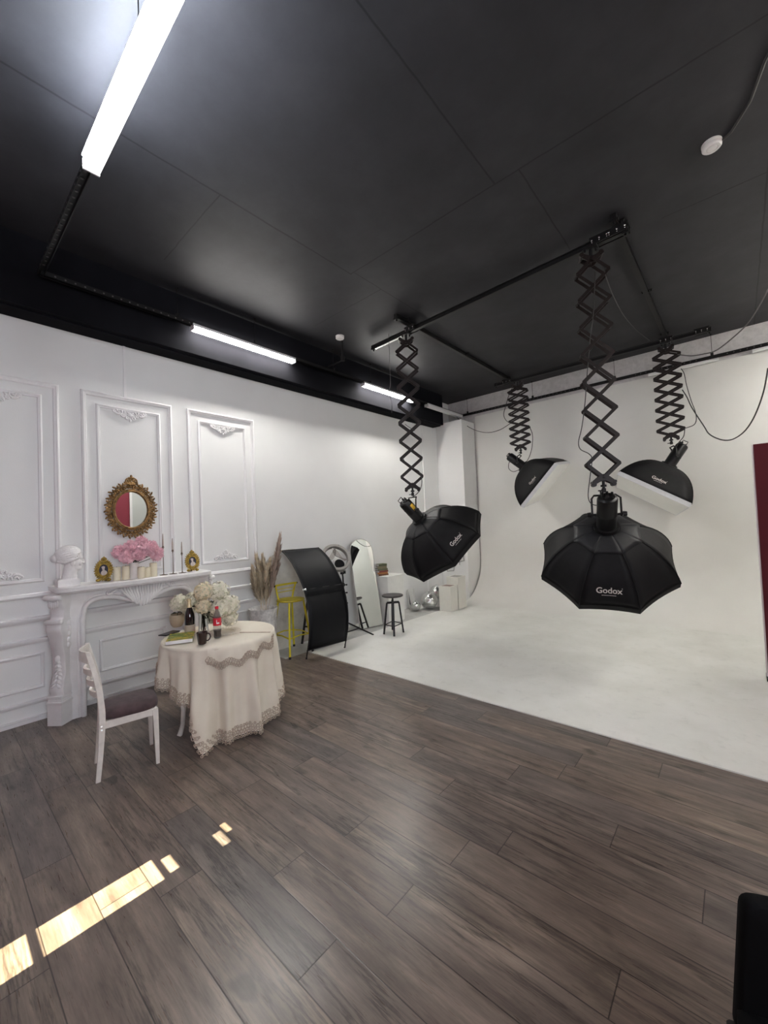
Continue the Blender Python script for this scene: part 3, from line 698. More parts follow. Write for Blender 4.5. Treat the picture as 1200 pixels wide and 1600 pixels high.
def flash_head(apex, axis, hang, ztop, length, label, off=0.2, rad=0.083, sticker=False):
    A = V(apex); a = V(axis).normalized(); z = V((0, 0, 1))
    sd = z.cross(a).normalized(); up = a.cross(sd)
    hc = A - a * off; hx = V(hang)
    t = thing('studio_flash', label, 'studio flash', hc, 0, 'black studio flash heads under the scissor arms')
    b0 = A - a * length
    build('body', MB().lathe([(0, 0), (rad * 0.72, 0), (rad * 0.92, 0.012), (rad, 0.03), (rad, length * 0.5), (rad * 1.02, length * 0.52), (rad * 1.02, length * 0.55), (rad, length * 0.57), (rad, length - 0.02), (rad * 1.06, length - 0.015), (rad * 1.06, length + 0.01), (0, length + 0.01)], b0, a, 32), M['black_plastic'], t, ang=25)
    mb = MB()
    for q, (u, w_) in enumerate(((-0.04, 0.03), (0.0, 0.045), (0.04, 0.03), (-0.035, -0.02), (0.03, -0.025))):
        p = b0 + sd * u + up * w_; mb.cyl(p, p - a * (0.026 if q < 3 else 0.012), 0.013, 0.011, n=14)
    build('rear_dials', mb, M['black_metal'], t)
    build('handle', MB().tube([b0 + sd * 0.05 - up * 0.03, b0 + sd * 0.055 - up * 0.03 - a * 0.045, b0 + sd * 0.055 + up * 0.04 - a * 0.045, b0 + sd * 0.05 + up * 0.04], 0.006, 8), M['black_metal'], t)
    build('display', MB().box(b0 + up * -0.002 - a * 0.002, (0.03, 0.02, 0.004), Matrix((sd, up, a)).transposed()), M['chrome'], t, flat=True)
    yw = rad + 0.035; topc = V((hx.x, hx.y, ztop)); top = V((hc.x, hc.y, ztop))
    path = [hc + sd * yw - z * 0.02, hc + sd * yw + z * 0.03, top * 0.9 + topc * 0.1 + sd * yw - z * 0.03, topc + sd * (yw - 0.03), topc - sd * (yw - 0.03), top * 0.9 + topc * 0.1 - sd * yw - z * 0.03, hc - sd * yw + z * 0.03, hc - sd * yw - z * 0.02]
    build('yoke', MB().tube(path, 0.0095, 8), M['black_metal'], t)
    for g in (-1, 1): build('yoke_knob', MB().cyl(hc + sd * g * (rad - 0.005), hc + sd * g * (yw + 0.045), 0.011, n=10).cyl(hc + sd * g * (yw + 0.012), hc + sd * g * (yw + 0.045), 0.026, 0.022, n=12), M['black_metal'], t)
    if sticker:
        p = b0 + a * length * 0.36
        toc = (CAM_P - p); toc = (toc - a * toc.dot(a)).normalized(); dirn = (toc * 0.88 + up * 0.5).normalized(); dirn = (dirn - a * dirn.dot(a)).normalized(); tg = a.cross(dirn)
        rows = [[p + a * u + (dirn * math.cos(g) + tg * math.sin(g)) * (rad + 0.002) for g in [(-0.32 + 0.64 * i / 6) for i in range(7)]] for u in (-0.05, 0.05)]
        build('sticker', MB().sheet(rows), M['yellow_label'], t, solid=0.002)['label'] = 'yellow sticker'
    return t
def softbox(apex, axis, xv, hs, depth, label, octa=True, rev=1, logo_panel=0, logo_size=0.1, lip=0.05, diff_drop=0.02, group='black softboxes on the flash heads', th1=72, logo_pos=0.16, collar=0.30, sag_=0.0):
    A = V(apex); a = V(axis).normalized(); x = V(xv); x = (x - a * x.dot(a)).normalized(); y = a.cross(x) * rev
    t = thing('softbox', label, 'softbox', A, 0, group)
    if octa: rim2 = [(math.cos(i * PI / 4), math.sin(i * PI / 4)) for i in range(8)]
    else: rim2 = [(-1, -1), (1, -1), (1, 1), (-1, 1)]
    n = len(rim2); r0 = 0.095; T1 = math.radians(th1)
    def rib(i, s):
        u, v = rim2[i % n]; e = x * u * hs[0] + y * v * hs[1]; E = e.length; e = e.normalized()
        s0 = math.asin(min(0.9, r0 / E * math.sin(T1)));  th = s0 + (T1 - s0) * s
        r = E * math.sin(th) / math.sin(T1); dz = depth * (1 - math.cos(th)) / (1 - math.cos(T1))
        return A + e * r + a * dz
    NS = 12
    def panel_pt(i, s, w, lift=0.0):
        p = rib(i, s).lerp(rib(i + 1, s), w)
        sag = sag_ * s * (1 - (2 * w - 1) ** 2)
        c = A + a * (p - A).dot(a)
        q = p + (c - p).normalized() * sag if (c - p).length > 1e-5 else p
        if lift:
            e = 0.02; ps = rib(i, max(0, s - e)).lerp(rib(i + 1, max(0, s - e)), w); pe = rib(i, min(1, s + e)).lerp(rib(i + 1, min(1, s + e)), w)
            nn = (pe - ps).cross(rib(i + 1, s) - rib(i, s)).normalized()
            if nn.dot(p - (A + a * depth * 1.2)) < 0: nn = -nn
            q = q + nn * lift
        return q
    NW = 6
    for i in range(n):
        rows = [[panel_pt(i, s / NS, w / NW) for w in range(NW + 1)] for s in range(NS + 1)]
        build('fabric_panel', MB().sheet(rows), M['black_fabric'], t, solid=0.004, ang=60)
        cr = [[panel_pt(i, s / 5 * collar, w / NW, 0.005) for w in range(NW + 1)] for s in range(6)]
        build('collar_flap', MB().sheet(cr), M['collar_fabric'], t, solid=0.003, ang=60)
        build('rib_piping', MB().tube([rib(i, s / NS) + (rib(i, s / NS) - (A + a * depth * (s / NS))).normalized() * 0.003 for s in range(NS + 1)], 0.005, 6), M['black_fabric'], t)
    rim = [rib(i, 1.0) for i in range(n)]
    cen = A + a * depth
    def rim_loop(scale, dz):
        out = []
        for i in range(n):
            for w in range(NW):
                p = panel_pt(i, 1.0, w / NW); out.append(cen + (p - cen) * scale + a * dz)
        return out
    build('rim_band', MB().loops([rim_loop(1.004, -0.012), rim_loop(1.004, lip), rim_loop(0.985, lip), rim_loop(0.985, -0.012)], False, False), M['black_fabric'] if octa else M['lip'], t, ang=40)
    L = rim_loop(0.985, diff_drop); mb = MB()
    cpt = cen + a * (diff_drop + (0.02 if octa else 0.05)); mid = [p.lerp(cpt, 0.5) + a * 0.012 for p in L]
    nb = len(L); mb.v = L + mid + [cpt]
    mb.f = [(j, (j + 1) % nb, nb + (j + 1) % nb, nb + j) for j in range(nb)] + [(nb + j, nb + (j + 1) % nb, 2 * nb) for j in range(nb)]
    build('front_diffuser', mb, M['diffuser'], t, ang=60)
    build('speed_ring', MB().lathe([(0.08, -0.03), (0.112, -0.03), (0.112, 0.02), (0.08, 0.02), (0.08, -0.03)], A, a, 32), M['black_metal'], t)
    # printed name on one panel
    i = logo_panel
    vs, fs = text_mesh('Godox', 1.0, 0.018)
    arc = sum((rib(i, (s + 1) / NS).lerp(rib(i + 1, (s + 1) / NS), .5) - rib(i, s / NS).lerp(rib(i + 1, s / NS), .5)).length for s in range(NS))
    p0, p1 = rib(i, 1.0), rib(i + 1, 1.0)
    # reading direction seen from outside
    outn = ((p0 + p1) / 2 - cen); ap = A - (p0 + p1) / 2
    rd = ap.cross(outn).normalized(); flip = 1 if (p1 - p0).dot(rd) > 0 else -1
    def put(u, v):
        s = min(1, 1 - (logo_pos + v) / arc); wid = (rib(i + 1, s) - rib(i, s)).length
        return panel_pt(i, s, 0.5 + flip * u / wid, 0.006)
    mb = MB().add([put(p.x * logo_size, p.y * logo_size) for p in vs], fs)
    w_ = logo_size * 1.0
    for q in range(9):
        u0 = -w_ * 0.8 + q * w_ * 0.18
        mb.add([put(u0, -logo_size * 0.62), put(u0 + w_ * 0.14, -logo_size * 0.62), put(u0 + w_ * 0.14, -logo_size * 0.55), put(u0, -logo_size * 0.55)], [(0, 1, 2, 3)])
    rg = [(w_ * 1.42 + 0.05 * w_ * math.cos(g), w_ * 0.36 + 0.05 * w_ * math.sin(g)) for g in [k * PI / 4 for k in range(8)]]
    mb.add([put(*q) for q in rg], [tuple(range(8))])
    build('lettering', mb, M['logo'], t, flat=True, fixn=False)['label'] = 'pale printed lettering'
    return t

AX1 = V((.253, .661, -.706)); AP1 = V((-3.319, 4.558, 1.734))
pantograph(-3.33, 4.428, 4.30, 2.10, (.61, -.795), 'black scissor arm at left holding the tilted octagonal softbox')
flash_head(AP1, AX1, (-3.33, 4.428, 0), 2.04, 0.36, 'black flash head with yellow sticker at left', off=0.19, sticker=True)
softbox(AP1, AX1, (.696, .383, .608), (0.685, 0.655), 0.485, 'black octagonal softbox hanging at left, tilted, lettering slanting upward', rev=1, logo_panel=1, logo_size=0.073, sag_=0.012)
AX2 = V((-.195, .607, -.771)); AP2 = V((-.975, 4.417, 1.569))
pantograph(-.955, 4.31, 4.30, 1.95, (.455, -.93), 'longest black scissor arm, holding the large central octagonal softbox')
flash_head(AP2, AX2, (-.950, 4.31, 0), 1.885, 0.38, 'black flash head on top of the large central softbox', off=0.17, rad=0.088)
softbox(AP2, AX2, (-.961, .041, .275), (0.66, 0.655), 0.47, 'large black octagonal softbox in front at right, facing the back wall', rev=-1, logo_panel=2, logo_size=0.077, sag_=0.020)
AX3 = V((.727, .171, -.665)); AP3 = V((-2.996, 7.505, 2.66))
pantograph(-3.03, 7.475, 4.30, 2.95, (.24, -1.115), 'compressed black scissor arm hanging at back, left of the central one')
flash_head(AP3, AX3, (-3.04, 7.475, 0), 2.885, 0.36, 'small black flash head at back, tilted to the right', off=0.13, rad=0.08)
softbox(AP3, AX3, (.677, -.014, .736), (0.465, 0.626), 0.50, 'black rectangular softbox with white face at back left, angled right', octa=False, rev=-1, logo_panel=0, logo_size=0.058, diff_drop=0.045, th1=68, collar=0.2, logo_pos=0.13)
AX4 = V((-.512, -.191, -.838)); AP4 = V((-.761, 7.507, 2.395))
pantograph(-.71, 7.56, 4.30, 2.77, (.13, -1.21), 'compressed black scissor arm hanging at far right')
flash_head(AP4, AX4, (-.71, 7.55, 0), 2.69, 0.37, 'black flash head at far right, tilted to the left', off=0.16, rad=0.082)
softbox(AP4, AX4, (.832, .132, -.538), (0.489, 0.631), 0.477, 'black rectangular softbox with wide white lip at far right', octa=False, rev=-1, logo_panel=0, logo_size=0.069, diff_drop=0.045, th1=68, collar=0.2, logo_pos=0.14)

# ------------------------------------------------------------------ hanging cables
def smooth(pts, n=6):
    pts = [V(p) for p in pts]; out = []
    for i in range(len(pts) - 1):
        a, b, c, d = pts[max(i - 1, 0)], pts[i], pts[i + 1], pts[min(i + 2, len(pts) - 1)]
        for k in range(n):
            t = k / n
            out.append(0.5 * ((2 * b) + (c - a) * t + (2 * a - 5 * b + 4 * c - d) * t * t + (3 * b - a - 3 * c + d) * t ** 3))
    return out + [pts[-1]]
def cable(pix, depth_y, label, r=0.006, mt='cable', axis='y'):
    f = at_y if axis == 'y' else at_x
    if hasattr(depth_y, '__len__'): pts = [f(px, py, q) for (px, py), q in zip(pix, depth_y)]
    else: pts = [f(px, py, depth_y) for px, py in pix]
    tag(build('power_cable', MB().tube(smooth(pts), r, 6), M[mt]), label, 'cable', 'power cables hanging about the softboxes')
cable([(709, 646), (722, 660), (740, 671), (760, 676), (780, 672), (797, 662)], [7.9, 7.9, 7.8, 7.7, 7.6, 7.5], 'thin cable sagging from the corner rail to the back left scissor arm')
cable([(801, 605), (795, 618), (790, 635), (787, 648), (791, 657), (799, 662)], 7.45, 'cable looping along the upper part of the back left scissor arm')
cable([(828, 668), (832, 680), (831, 700), (826, 716), (820, 724)], 7.45, 'cable hanging from back left scissor arm to its flash head')
cable([(804, 722), (796, 722), (795, 732), (802, 737), (811, 734)], 7.4, 'short cable loop under the small back flash head')
cable([(1059, 554), (1080, 556), (1100, 553), (1118, 548), (1140, 532), (1165, 509), (1182, 485), (1200, 452)], [7.5, 7.4, 7.2, 7.0, 6.8, 6.6, 6.3, 6.0], 'long grey cable rising from far right scissor arm out to upper right', 0.008, 'grey_cable')
cable([(1064, 576), (1069, 584), (1073, 603), (1080, 626), (1086, 642), (1088, 655), (1084, 664), (1071, 669)], 7.5, 'outer looped cable beside the far right scissor arm')
cable([(1066, 609), (1073, 620), (1080, 635), (1090, 651), (1100, 666), (1107, 677), (1118, 684), (1133, 688), (1148, 685), (1165, 672), (1180, 648), (1193, 612), (1200, 575)], [7.5, 7.5, 7.5, 7.45, 7.4, 7.35, 7.3, 7.2, 7.1, 7.0, 6.9, 6.8, 6.7], 'long dark cable sagging in a deep curve at far right', 0.008)
cable([(1070, 669), (1068, 682), (1060, 692), (1057, 700)], 7.5, 'short cable from far right scissor arm to its flash head')
cable([(938, 412), (944, 422), (946, 430), (955, 455), (968, 482), (980, 500), (996, 517), (1015, 532)], [4.3, 4.3, 4.35, 4.8, 5.5, 6.1, 6.8, 7.5], 'thin black cable from the central scissor arm back to the rear track', 0.0045)
cable([(930, 425), (929, 450), (927, 490), (922, 530), (919, 565), (917, 590), (914, 630), (909, 668), (904, 690), (907, 702), (920, 709), (925, 718), (922, 745), (919, 775), (924, 787), (935, 790)], 4.24, 'black cable trailing down the central scissor arm to its flash head', 0.0045)
cable([(633, 663), (640, 668), (648, 673)], 4.38, 'short cable loop on the left scissor arm, upper', 0.004)
cable([(629, 713), (633, 722), (645, 731), (655, 737), (659, 750), (657, 764), (651, 772), (645, 776)], 4.38, 'cable curling along the bottom of the left scissor arm', 0.005)
cable([(644, 777), (633, 779), (632, 783), (640, 788)], 4.38, 'tiny cable loop at the rear of the left flash head', 0.005)
cable([(607, 520), (608, 540), (609, 570), (610, 600), (608, 612), (612, 630), (612, 645)], 4.46, 'thin cord dangling from the left end of the front track', 0.004, 'grey_cable')
#FURN
# ------------------------------------------------------------------ fireplace surround
YC = 1.52
fp = thing('fireplace_surround', 'white carved fireplace surround with scrolled legs against the panelled wall', 'fireplace', (-4.85, YC, 0))
def shelf_plan(x0, xf, hw, n=8, r=0.10):
    pts = [V((x0, YC - hw, 0))]
    for i in range(n + 1):
        a = PI / 2 * i / n; pts.append(V((xf - r + r * math.sin(a), YC - hw + r - r * math.cos(a), 0)))
    pts += [V((xf + 0.012, YC - 0.2, 0)), V((xf + 0.016, YC, 0)), V((xf + 0.012, YC + 0.2, 0))]
    for i in range(n + 1):
        a = PI / 2 * (1 - i / n); pts.append(V((xf - r + r * math.sin(a), YC + hw - r + r * math.cos(a), 0)))
    pts.append(V((x0, YC + hw, 0))); return pts
L = []
for dz, e in ((1.170, -0.030), (1.176, -0.016), (1.186, -0.012), (1.192, 0.0), (1.228, 0.002), (1.234, -0.006)):
    L.append([p + V((0, 0, dz)) for p in shelf_plan(XL + 0.002, -4.605 + e, 0.72 + e)])
build('shelf', MB().loops(L), M['plaster'], fp, ang=25)
def arch(y):
    u = abs(y - YC)                      # 0 middle, .44 jamb
    if u > 0.512: return 0.0
    corner = 1.085 - 0.13 * (1 - math.sqrt(max(0, 1 - ((u - 0.37) / 0.142) ** 2))) if u > 0.37 else 1.085
    dip = 0.085 * (0.5 + 0.5 * math.cos(PI * min(1, u / 0.32)))
    return corner - dip
ys = [YC - 0.512 + 1.024 * i / 60 for i in range(61)]
def front_plate(x0, x1, o=0.0):
    mb = MB()
    def quadcol(ya, yb, za, zb, zt=1.171):
        mb.add([(x0, ya, za), (x1, ya, za), (x1, ya, zt), (x0, ya, zt), (x0, yb, zb), (x1, yb, zb), (x1, yb, zt), (x0, yb, zt)],
               [(1, 5, 6, 2), (0, 3, 7, 4), (0, 4, 5, 1)])
    for i in range(60): quadcol(ys[i], ys[i + 1], arch(ys[i]) if 0 < i else 0.955, arch(ys[i + 1]) if i < 59 else 0.955)
    return mb
mb = front_plate(-4.99, -4.735)
mb.bx(-4.99, -4.735, YC - 0.655, YC - 0.512, 0, 1.171).bx(-4.99, -4.735, YC + 0.512, YC + 0.655, 0, 1.171)
build('frieze', mb, M['plaster'], fp, ang=30)
path = [V((-4.73, YC - 0.514, z)) for z in (0.0, 0.3, 0.6, 0.8, 0.9)] + [V((-4.73, y, arch(y))) for y in ys[1:-1]] + [V((-4.73, YC + 0.514, z)) for z in (0.9, 0.8, 0.6, 0.3, 0.0)]
build('arch_moulding', MB().tube(path, 0.022, 10).tube([p + V((-0.012, (-0.036 if p.y < YC else 0.036) if p.z < 0.92 else 0, 0.036 if p.z >= 0.92 else 0)) for p in path], 0.012, 8), M['plaster'], fp, ang=60)
# shell at the middle of the arch
mb = MB()
for i in range(15):
    t = -1 + 2 * i / 14; yb = YC + 0.135 * t; ln = 0.16 + 0.045 * math.cos(t * 2.2)
    top = V((-4.728, YC + 0.20 * t, 1.165)); bot = V((-4.70, YC + 0.11 * t + 0.0, 1.165 - ln - (0.01 if i % 2 else 0)))
    midp = (top + bot) / 2 + V((0.028, 0.012 * t, 0))
    mb.tube([top, midp, bot], [0.008, 0.0125, 0.011], 7)
build('shell_carving', mb, M['plaster'], fp, ang=60)
for sg in (-1, 1):
    mb = MB()
    for u, zz, an, ln in ((0.18, 1.09, 0.5, 0.075), (0.22, 1.105, 0.1, 0.08), (0.255, 1.135, -0.4, 0.06), (0.20, 1.135, 0.9, 0.06), (0.285, 1.115, 0.2, 0.05), (0.16, 1.12, 1.3, 0.05)):
        mb.sph((-4.725, YC + sg * u, zz), (0.018, ln / 2, 0.014), 10, 7, Matrix.Rotation(sg * an, 3, 'X'))
    mb.tube(scroll((-4.72, YC + sg * 0.30, 1.128), 0.025, 1.2, 0, sg), 0.008, 6)
    build('leaf_carving', mb, M['plaster'], fp, ang=60)
    # scrolled leg set at an angle to the wall
    o = V((0.62, sg * 0.78, 0)).normalized(); w = V((0, 0, 1)).cross(o)          # outward and sideways directions
    base = V((-4.785, YC + sg * 0.648, 0)); Z = V((0, 0, 1))
    P = lambda a, b, z: base + o * a + w * b + Z * z
    L = []
    for zz, hw_, dp in ((0, 0.067, 0.115), (0.185, 0.067, 0.115), (0.19, 0.073, 0.122), (0.205, 0.073, 0.122), (0.21, 0.065, 0.112), (0.235, 0.063, 0.108), (0.24, 0.069, 0.116), (0.255, 0.069, 0.116)):
        L.append([P(-0.10, -hw_, zz), P(dp, -hw_, zz), P(dp, hw_, zz), P(-0.10, hw_, zz)])
    build('leg_plinth', MB().loops(L), M['plaster'], fp, ang=25)
    def prof(z):
        # outward reach of the S-curved leg
        pts = [(0.25, 0.085), (0.31, 0.100), (0.36, 0.085), (0.45, 0.062), (0.60, 0.065), (0.75, 0.090), (0.86, 0.115), (0.915, 0.110), (0.955, 0.075), (1.02, 0.070), (1.10, 0.095), (1.145, 0.118), (1.18, 0.118)]
        for (z0, a), (z1, b) in zip(pts, pts[1:]):
            if z0 <= z <= z1:
                t = (z - z0) / (z1 - z0); t = t * t * (3 - 2 * t); return a + (b - a) * t
        return pts[-1][1]
    def halfw(z): return 0.060 + 0.012 * math.exp(-((z - 1.12) / 0.09) ** 2) + 0.012 * math.exp(-((z - 0.84) / 0.10) ** 2) + 0.008 * math.exp(-((z - 0.30) / 0.05) ** 2)
    zs = [0.25 + 0.921 * i / 46 for i in range(47)]
    build('scroll_leg', MB().loops([[P(-0.11, -halfw(z), z), P(prof(z) - 0.008, -halfw(z), z), P(prof(z), -halfw(z) + 0.010, z), P(prof(z), halfw(z) - 0.010, z), P(prof(z) - 0.008, halfw(z), z), P(-0.11, halfw(z), z)] for z in zs]), M['plaster'], fp, ang=40)
    for zz, a in ((1.145, 0.115), (0.925, 0.105)):
        build('scroll_roll', MB().tube([P(a, -0.082, zz), P(a, -0.07, zz), P(a, 0, zz - 0.004), P(a, 0.07, zz), P(a, 0.082, zz)], [0.015, 0.024, 0.021, 0.024, 0.015], 12), M['plaster'], fp, ang=60)
        mb = MB()
        for q in range(5):
            b = -0.036 + 0.018 * q; mb.sph(P(a - 0.008, b * 1.05, zz - 0.06 - 0.012 * math.cos((q - 2) * 0.8)), (0.024, 0.012, 0.036), 8, 7)
        build('leaf_drop', mb, M['plaster'], fp, ang=60)
    mb = MB()
    for q in range(7):
        zz = 0.345 + 0.035 * q; wd_ = 0.042 * (1 - q / 9)
        for s_ in (-1, 1):
            R = Matrix((o, w, Z)).transposed() @ Matrix.Rotation(s_ * 0.7, 3, 'X')
            mb.sph(P(prof(zz) + 0.002, s_ * wd_ * 0.62, zz), (0.020, 0.012, 0.028), 8, 6, R)
    mb.sph(P(prof(0.58) + 0.006, 0, 0.585), (0.018, 0.026, 0.030), 10, 8)
    build('acanthus_carving', mb, M['plaster'], fp, ang=60)
    mb = MB()
    for q in range(5):
        mb.sph(P(0.02, -sg * 0.064 + 0, 0.90 - 0.05 * q) + w * (-sg * 0.0), (0.026 - 0.003 * q, 0.02, 0.03), 8, 6)
    mb.tube([P(0.0 + 0.03 * math.cos(g), -sg * 0.064, 0.90 + 0.03 * math.sin(g)) for g in [i * 0.5 for i in range(12)]], 0.008, 6)
    build('side_carving', mb, M['plaster'], fp, ang=60)
ZS = 1.234

# ------------------------------------------------------------------ plaster bust
bt = thing('plaster_bust', 'white plaster classical head in profile on left end of mantel shelf', 'bust', (-4.775, 0.905, ZS))
build('pedestal', MB().loops([[V((-4.775 + sx * s_, 0.905 + sy * s_ * 1.15, ZS + z)) for sx, sy in ((-1, -1), (1, -1), (1, 1), (-1, 1))] for z, s_ in ((0, 0.072), (0.058, 0.072), (0.068, 0.066))]), M['bust'], bt, ang=25)
hb = MB(); B = V((-4.775, 0.932, ZS))
def hs(y, z, r, x=0.0, n=16): hb.sph(B + V((x, y, z)), r, n, 11)
hs(-0.010, 0.085, (0.060, 0.062, 0.045)); hb.tube([B + V((0, -0.016, 0.05)), B + V((0, -0.006, 0.12)), B + V((0, 0.006, 0.20))], [0.062, 0.054, 0.056], 20)     # neck
hs(-0.012, 0.278, (0.080, 0.100, 0.086)); hs(0.026, 0.222, (0.061, 0.062, 0.086)); hs(0.064, 0.158, (0.028, 0.024, 0.022))      # skull, face, chin
hs(0.030, 0.170, (0.054, 0.056, 0.036)); hs(0.064, 0.262, (0.050, 0.026, 0.040))                                                 # jaw, forehead
hb.tube([B + V((0, 0.086, 0.262)), B + V((0, 0.094, 0.240)), B + V((0, 0.102, 0.220)), B + V((0, 0.106, 0.212)), B + V((0, 0.090, 0.206))], [0.007, 0.0075, 0.0095, 0.0095, 0.009], 10)   # nose
for s_ in (-1, 1):
    hb.tube([B + V((s_ * 0.010, 0.090, 0.254)), B + V((s_ * 0.028, 0.087, 0.259)), B + V((s_ * 0.046, 0.070, 0.253))], [0.006, 0.0075, 0.006], 8)                      # brow
    hb.sph(B + V((s_ * 0.029, 0.076, 0.239)), (0.014, 0.009, 0.0075), 10, 7); hb.sph(B + V((s_ * 0.034, 0.062, 0.208)), (0.024, 0.020, 0.024), 10, 7)             # eye, cheek
    hb.sph(B + V((s_ * 0.012, 0.094, 0.209)), (0.008, 0.009, 0.007), 8, 6); hb.sph(B + V((s_ * 0.066, 0.002, 0.212)), (0.010, 0.018, 0.028), 10, 7)               # nostril, ear
hb.sph(B + V((0, 0.086, 0.190)), (0.018, 0.010, 0.0055), 10, 7); hb.sph(B + V((0, 0.083, 0.179)), (0.015, 0.010, 0.006), 10, 7)                              # lips
for q in range(11):                                                                                                              # waved hair
    ps = math.radians(4 + 11.5 * q)
    for s_ in (-1, 1):
        pts = []
        for i in range(19):
            th = math.radians((40 if q < 6 else 40 + 9 * (q - 5)) + (168 - (40 if q < 6 else 40 + 9 * (q - 5))) * i / 18); w_ = ps + 0.07 * math.sin(7 * th + q * 0.9)
            pts.append(B + V((s_ * math.sin(th) * math.sin(w_) * 0.083, -0.012 + math.cos(th) * 0.104, 0.280 + math.sin(th) * math.cos(w_) * 0.090)))
        hb.tube(pts, 0.0105, 7)
hs(-0.118, 0.262, (0.036, 0.032, 0.038)); hb.tube([B + V((0.0, -0.12 + 0.024 * math.cos(g), 0.262 + 0.028 * math.sin(g))) for g in [i * 0.6 for i in range(11)]], 0.012, 7)
for s_ in (-1, 1): hb.tube([B + V((s_ * 0.060, 0.05, 0.262)), B + V((s_ * 0.080, 0.0, 0.245)), B + V((s_ * 0.066, -0.06, 0.222)), B + V((s_ * 0.03, -0.105, 0.235))], 0.013, 8)
hd = build('head', hb, M['bust'], bt, ang=180, fixn=False)
md = hd.modifiers.new('remesh', 'REMESH'); md.mode = 'VOXEL'; md.voxel_size = 0.0042; md.use_smooth_shade = True
md = hd.modifiers.new('smooth', 'SMOOTH'); md.iterations = 2; md.factor = 0.5

# ------------------------------------------------------------------ gilded frames
def gilded(mb, c, ax_u, ax_v, nv, a, b, size, seed, crown=True, f=1.0):
    # carved oval rim about centre c in the plane (u, v)
    r = random.Random(seed); c = V(c)
    P = lambda u, v, h=0.0: c + ax_u * u + ax_v * v + nv * h
    R3 = Matrix((ax_u, nv, ax_v)).transposed()
    for s_, rr, h in ((1.0, 0.075, 0.06), (1.13, 0.06, 0.05), (1.62, 0.035, 0.02)):
        s_ = 1 + (s_ - 1) * f
        mb.tube([P(a * s_ * math.cos(t), b * s_ * math.sin(t), size * h) for t in [2 * PI * i / 48 for i in range(48)]], size * rr, 8, closed=True)
    n = 22
    for i in range(n):
        t = 2 * PI * i / n; k = 1 + 0.36 * f + 0.05 * math.sin(i * 2.4); q = size * (0.16 + 0.05 * r.random())
        cc = P(a * k * math.cos(t), b * k * math.sin(t), size * 0.04)
        sg = 1 if i % 2 else -1
        pts = []
        for j in range(12):
            al = t + sg * (j / 11 * 2 * PI * 1.1 - 0.7); rr = q * (1 - 0.75 * j / 11)
            pts.append(cc + ax_u * rr * math.cos(al) + ax_v * rr * math.sin(al))
        mb.tube(pts, size * 0.050, 6)
    for k in range(40):
        t = 2 * PI * k / 40; mb.sph(P(a * (1 + 0.38 * f) * math.cos(t), b * (1 + 0.38 * f) * math.sin(t), size * 0.0), (size * 0.13, size * 0.035, size * 0.16), 8, 6, R3 @ Matrix.Rotation(-t + r.uniform(-.5, .5), 3, 'Y'))
    n = 54
    for i in range(n):
        t = 2 * PI * (i + 0.5) / n; k = 1 + 0.60 * f + (0.13 * f if i % 2 else 0.0) + 0.05 * r.random()
        rot = R3 @ Matrix.Rotation(-(t + (0.5 if i % 2 else -0.5)), 3, 'Y')
        mb.sph(P(a * k * math.cos(t), b * k * math.sin(t), size * 0.03), (size * 0.155, size * 0.06, size * 0.07), 8, 6, rot)
    if crown:
        for sg in (-1, 1):
            mb.tube([P(sg * size * (0.02 + 0.36 * math.sin(g)), b * (1 + 0.45 * f) + size * (0.10 + 0.34 * (1 - math.cos(g)) * 0.75), size * 0.05) for g in [PI * i / 14 for i in range(15)]], size * 0.05, 7)
            mb.tube([P(sg * size * (0.26 + 0.12 * math.cos(g)), b * (1 + 0.45 * f) + size * (0.20 + 0.12 * math.sin(g)), size * 0.05) for g in [i * 0.55 for i in range(11)]], size * 0.035, 6)
            mb.sph(P(sg * size * 0.46, b * (1 + 0.45 * f) + size * 0.08, size * 0.04), (size * 0.12, size * 0.05, size * 0.06), 8, 6, R3)
            mb.sph(P(sg * size * 0.62, b * (1 + 0.3 * f), size * 0.03), (size * 0.10, size * 0.05, size * 0.06), 8, 6, R3)
        for q in range(7): mb.sph(P(size * 0.30 * math.sin((q - 3) * 0.42), b * (1 + 0.45 * f) + size * (0.14 + 0.40 * math.cos((q - 3) * 0.42)), size * 0.04), (size * 0.075, size * 0.04, size * 0.17), 8, 6, R3 @ Matrix.Rotation((q - 3) * 0.42, 3, 'Y'))
        mb.sph(P(0, b * (1 + 0.45 * f) + size * 0.18, size * 0.03), (size * 0.30, size * 0.05, size * 0.16), 10, 7, R3)
        mb.sph(P(0, b * (1 + 0.45 * f) + size * 0.70, size * 0.05), (size * 0.09, size * 0.05, size * 0.14), 8, 6, R3)
        for sg in (-1, 1): mb.sph(P(sg * size * 0.12, b * (1 + 0.45 * f) + size * 0.62, size * 0.04), (size * 0.09, size * 0.04, size * 0.05), 8, 6, R3)
def oval(c, u, v, a, b, n=48): return [V(c) + u * a * math.cos(2 * PI * i / n) + v * b * math.sin(2 * PI * i / n) for i in range(n)]
UY, UZ, UX = V((0, 1, 0)), V((0, 0, 1)), V((1, 0, 0))
mt_ = thing('oval_mirror', 'oval mirror in a carved antique gold frame hanging above the mantel', 'mirror', (-4.97, 1.514, 1.67))
mb = MB(); gilded(mb, (-4.965, 1.514, 1.962), UY, UZ, UX, 0.166, 0.202, 0.145, 3, True, 0.62); build('carved_frame', mb, M['gold'], mt_, ang=60)
build('backing', MB().prism(oval((-4.99, 1.514, 1.962), UY, UZ, 0.18, 0.216), (0.012, 0, 0)), M['gold'], mt_)
build('mirror_glass', MB().prism(oval((-4.976, 1.514, 1.962), UY, UZ, 0.167, 0.203), (0.006, 0, 0)), M['mirror'], mt_, ang=20)['label'] = 'oval mirror glass'
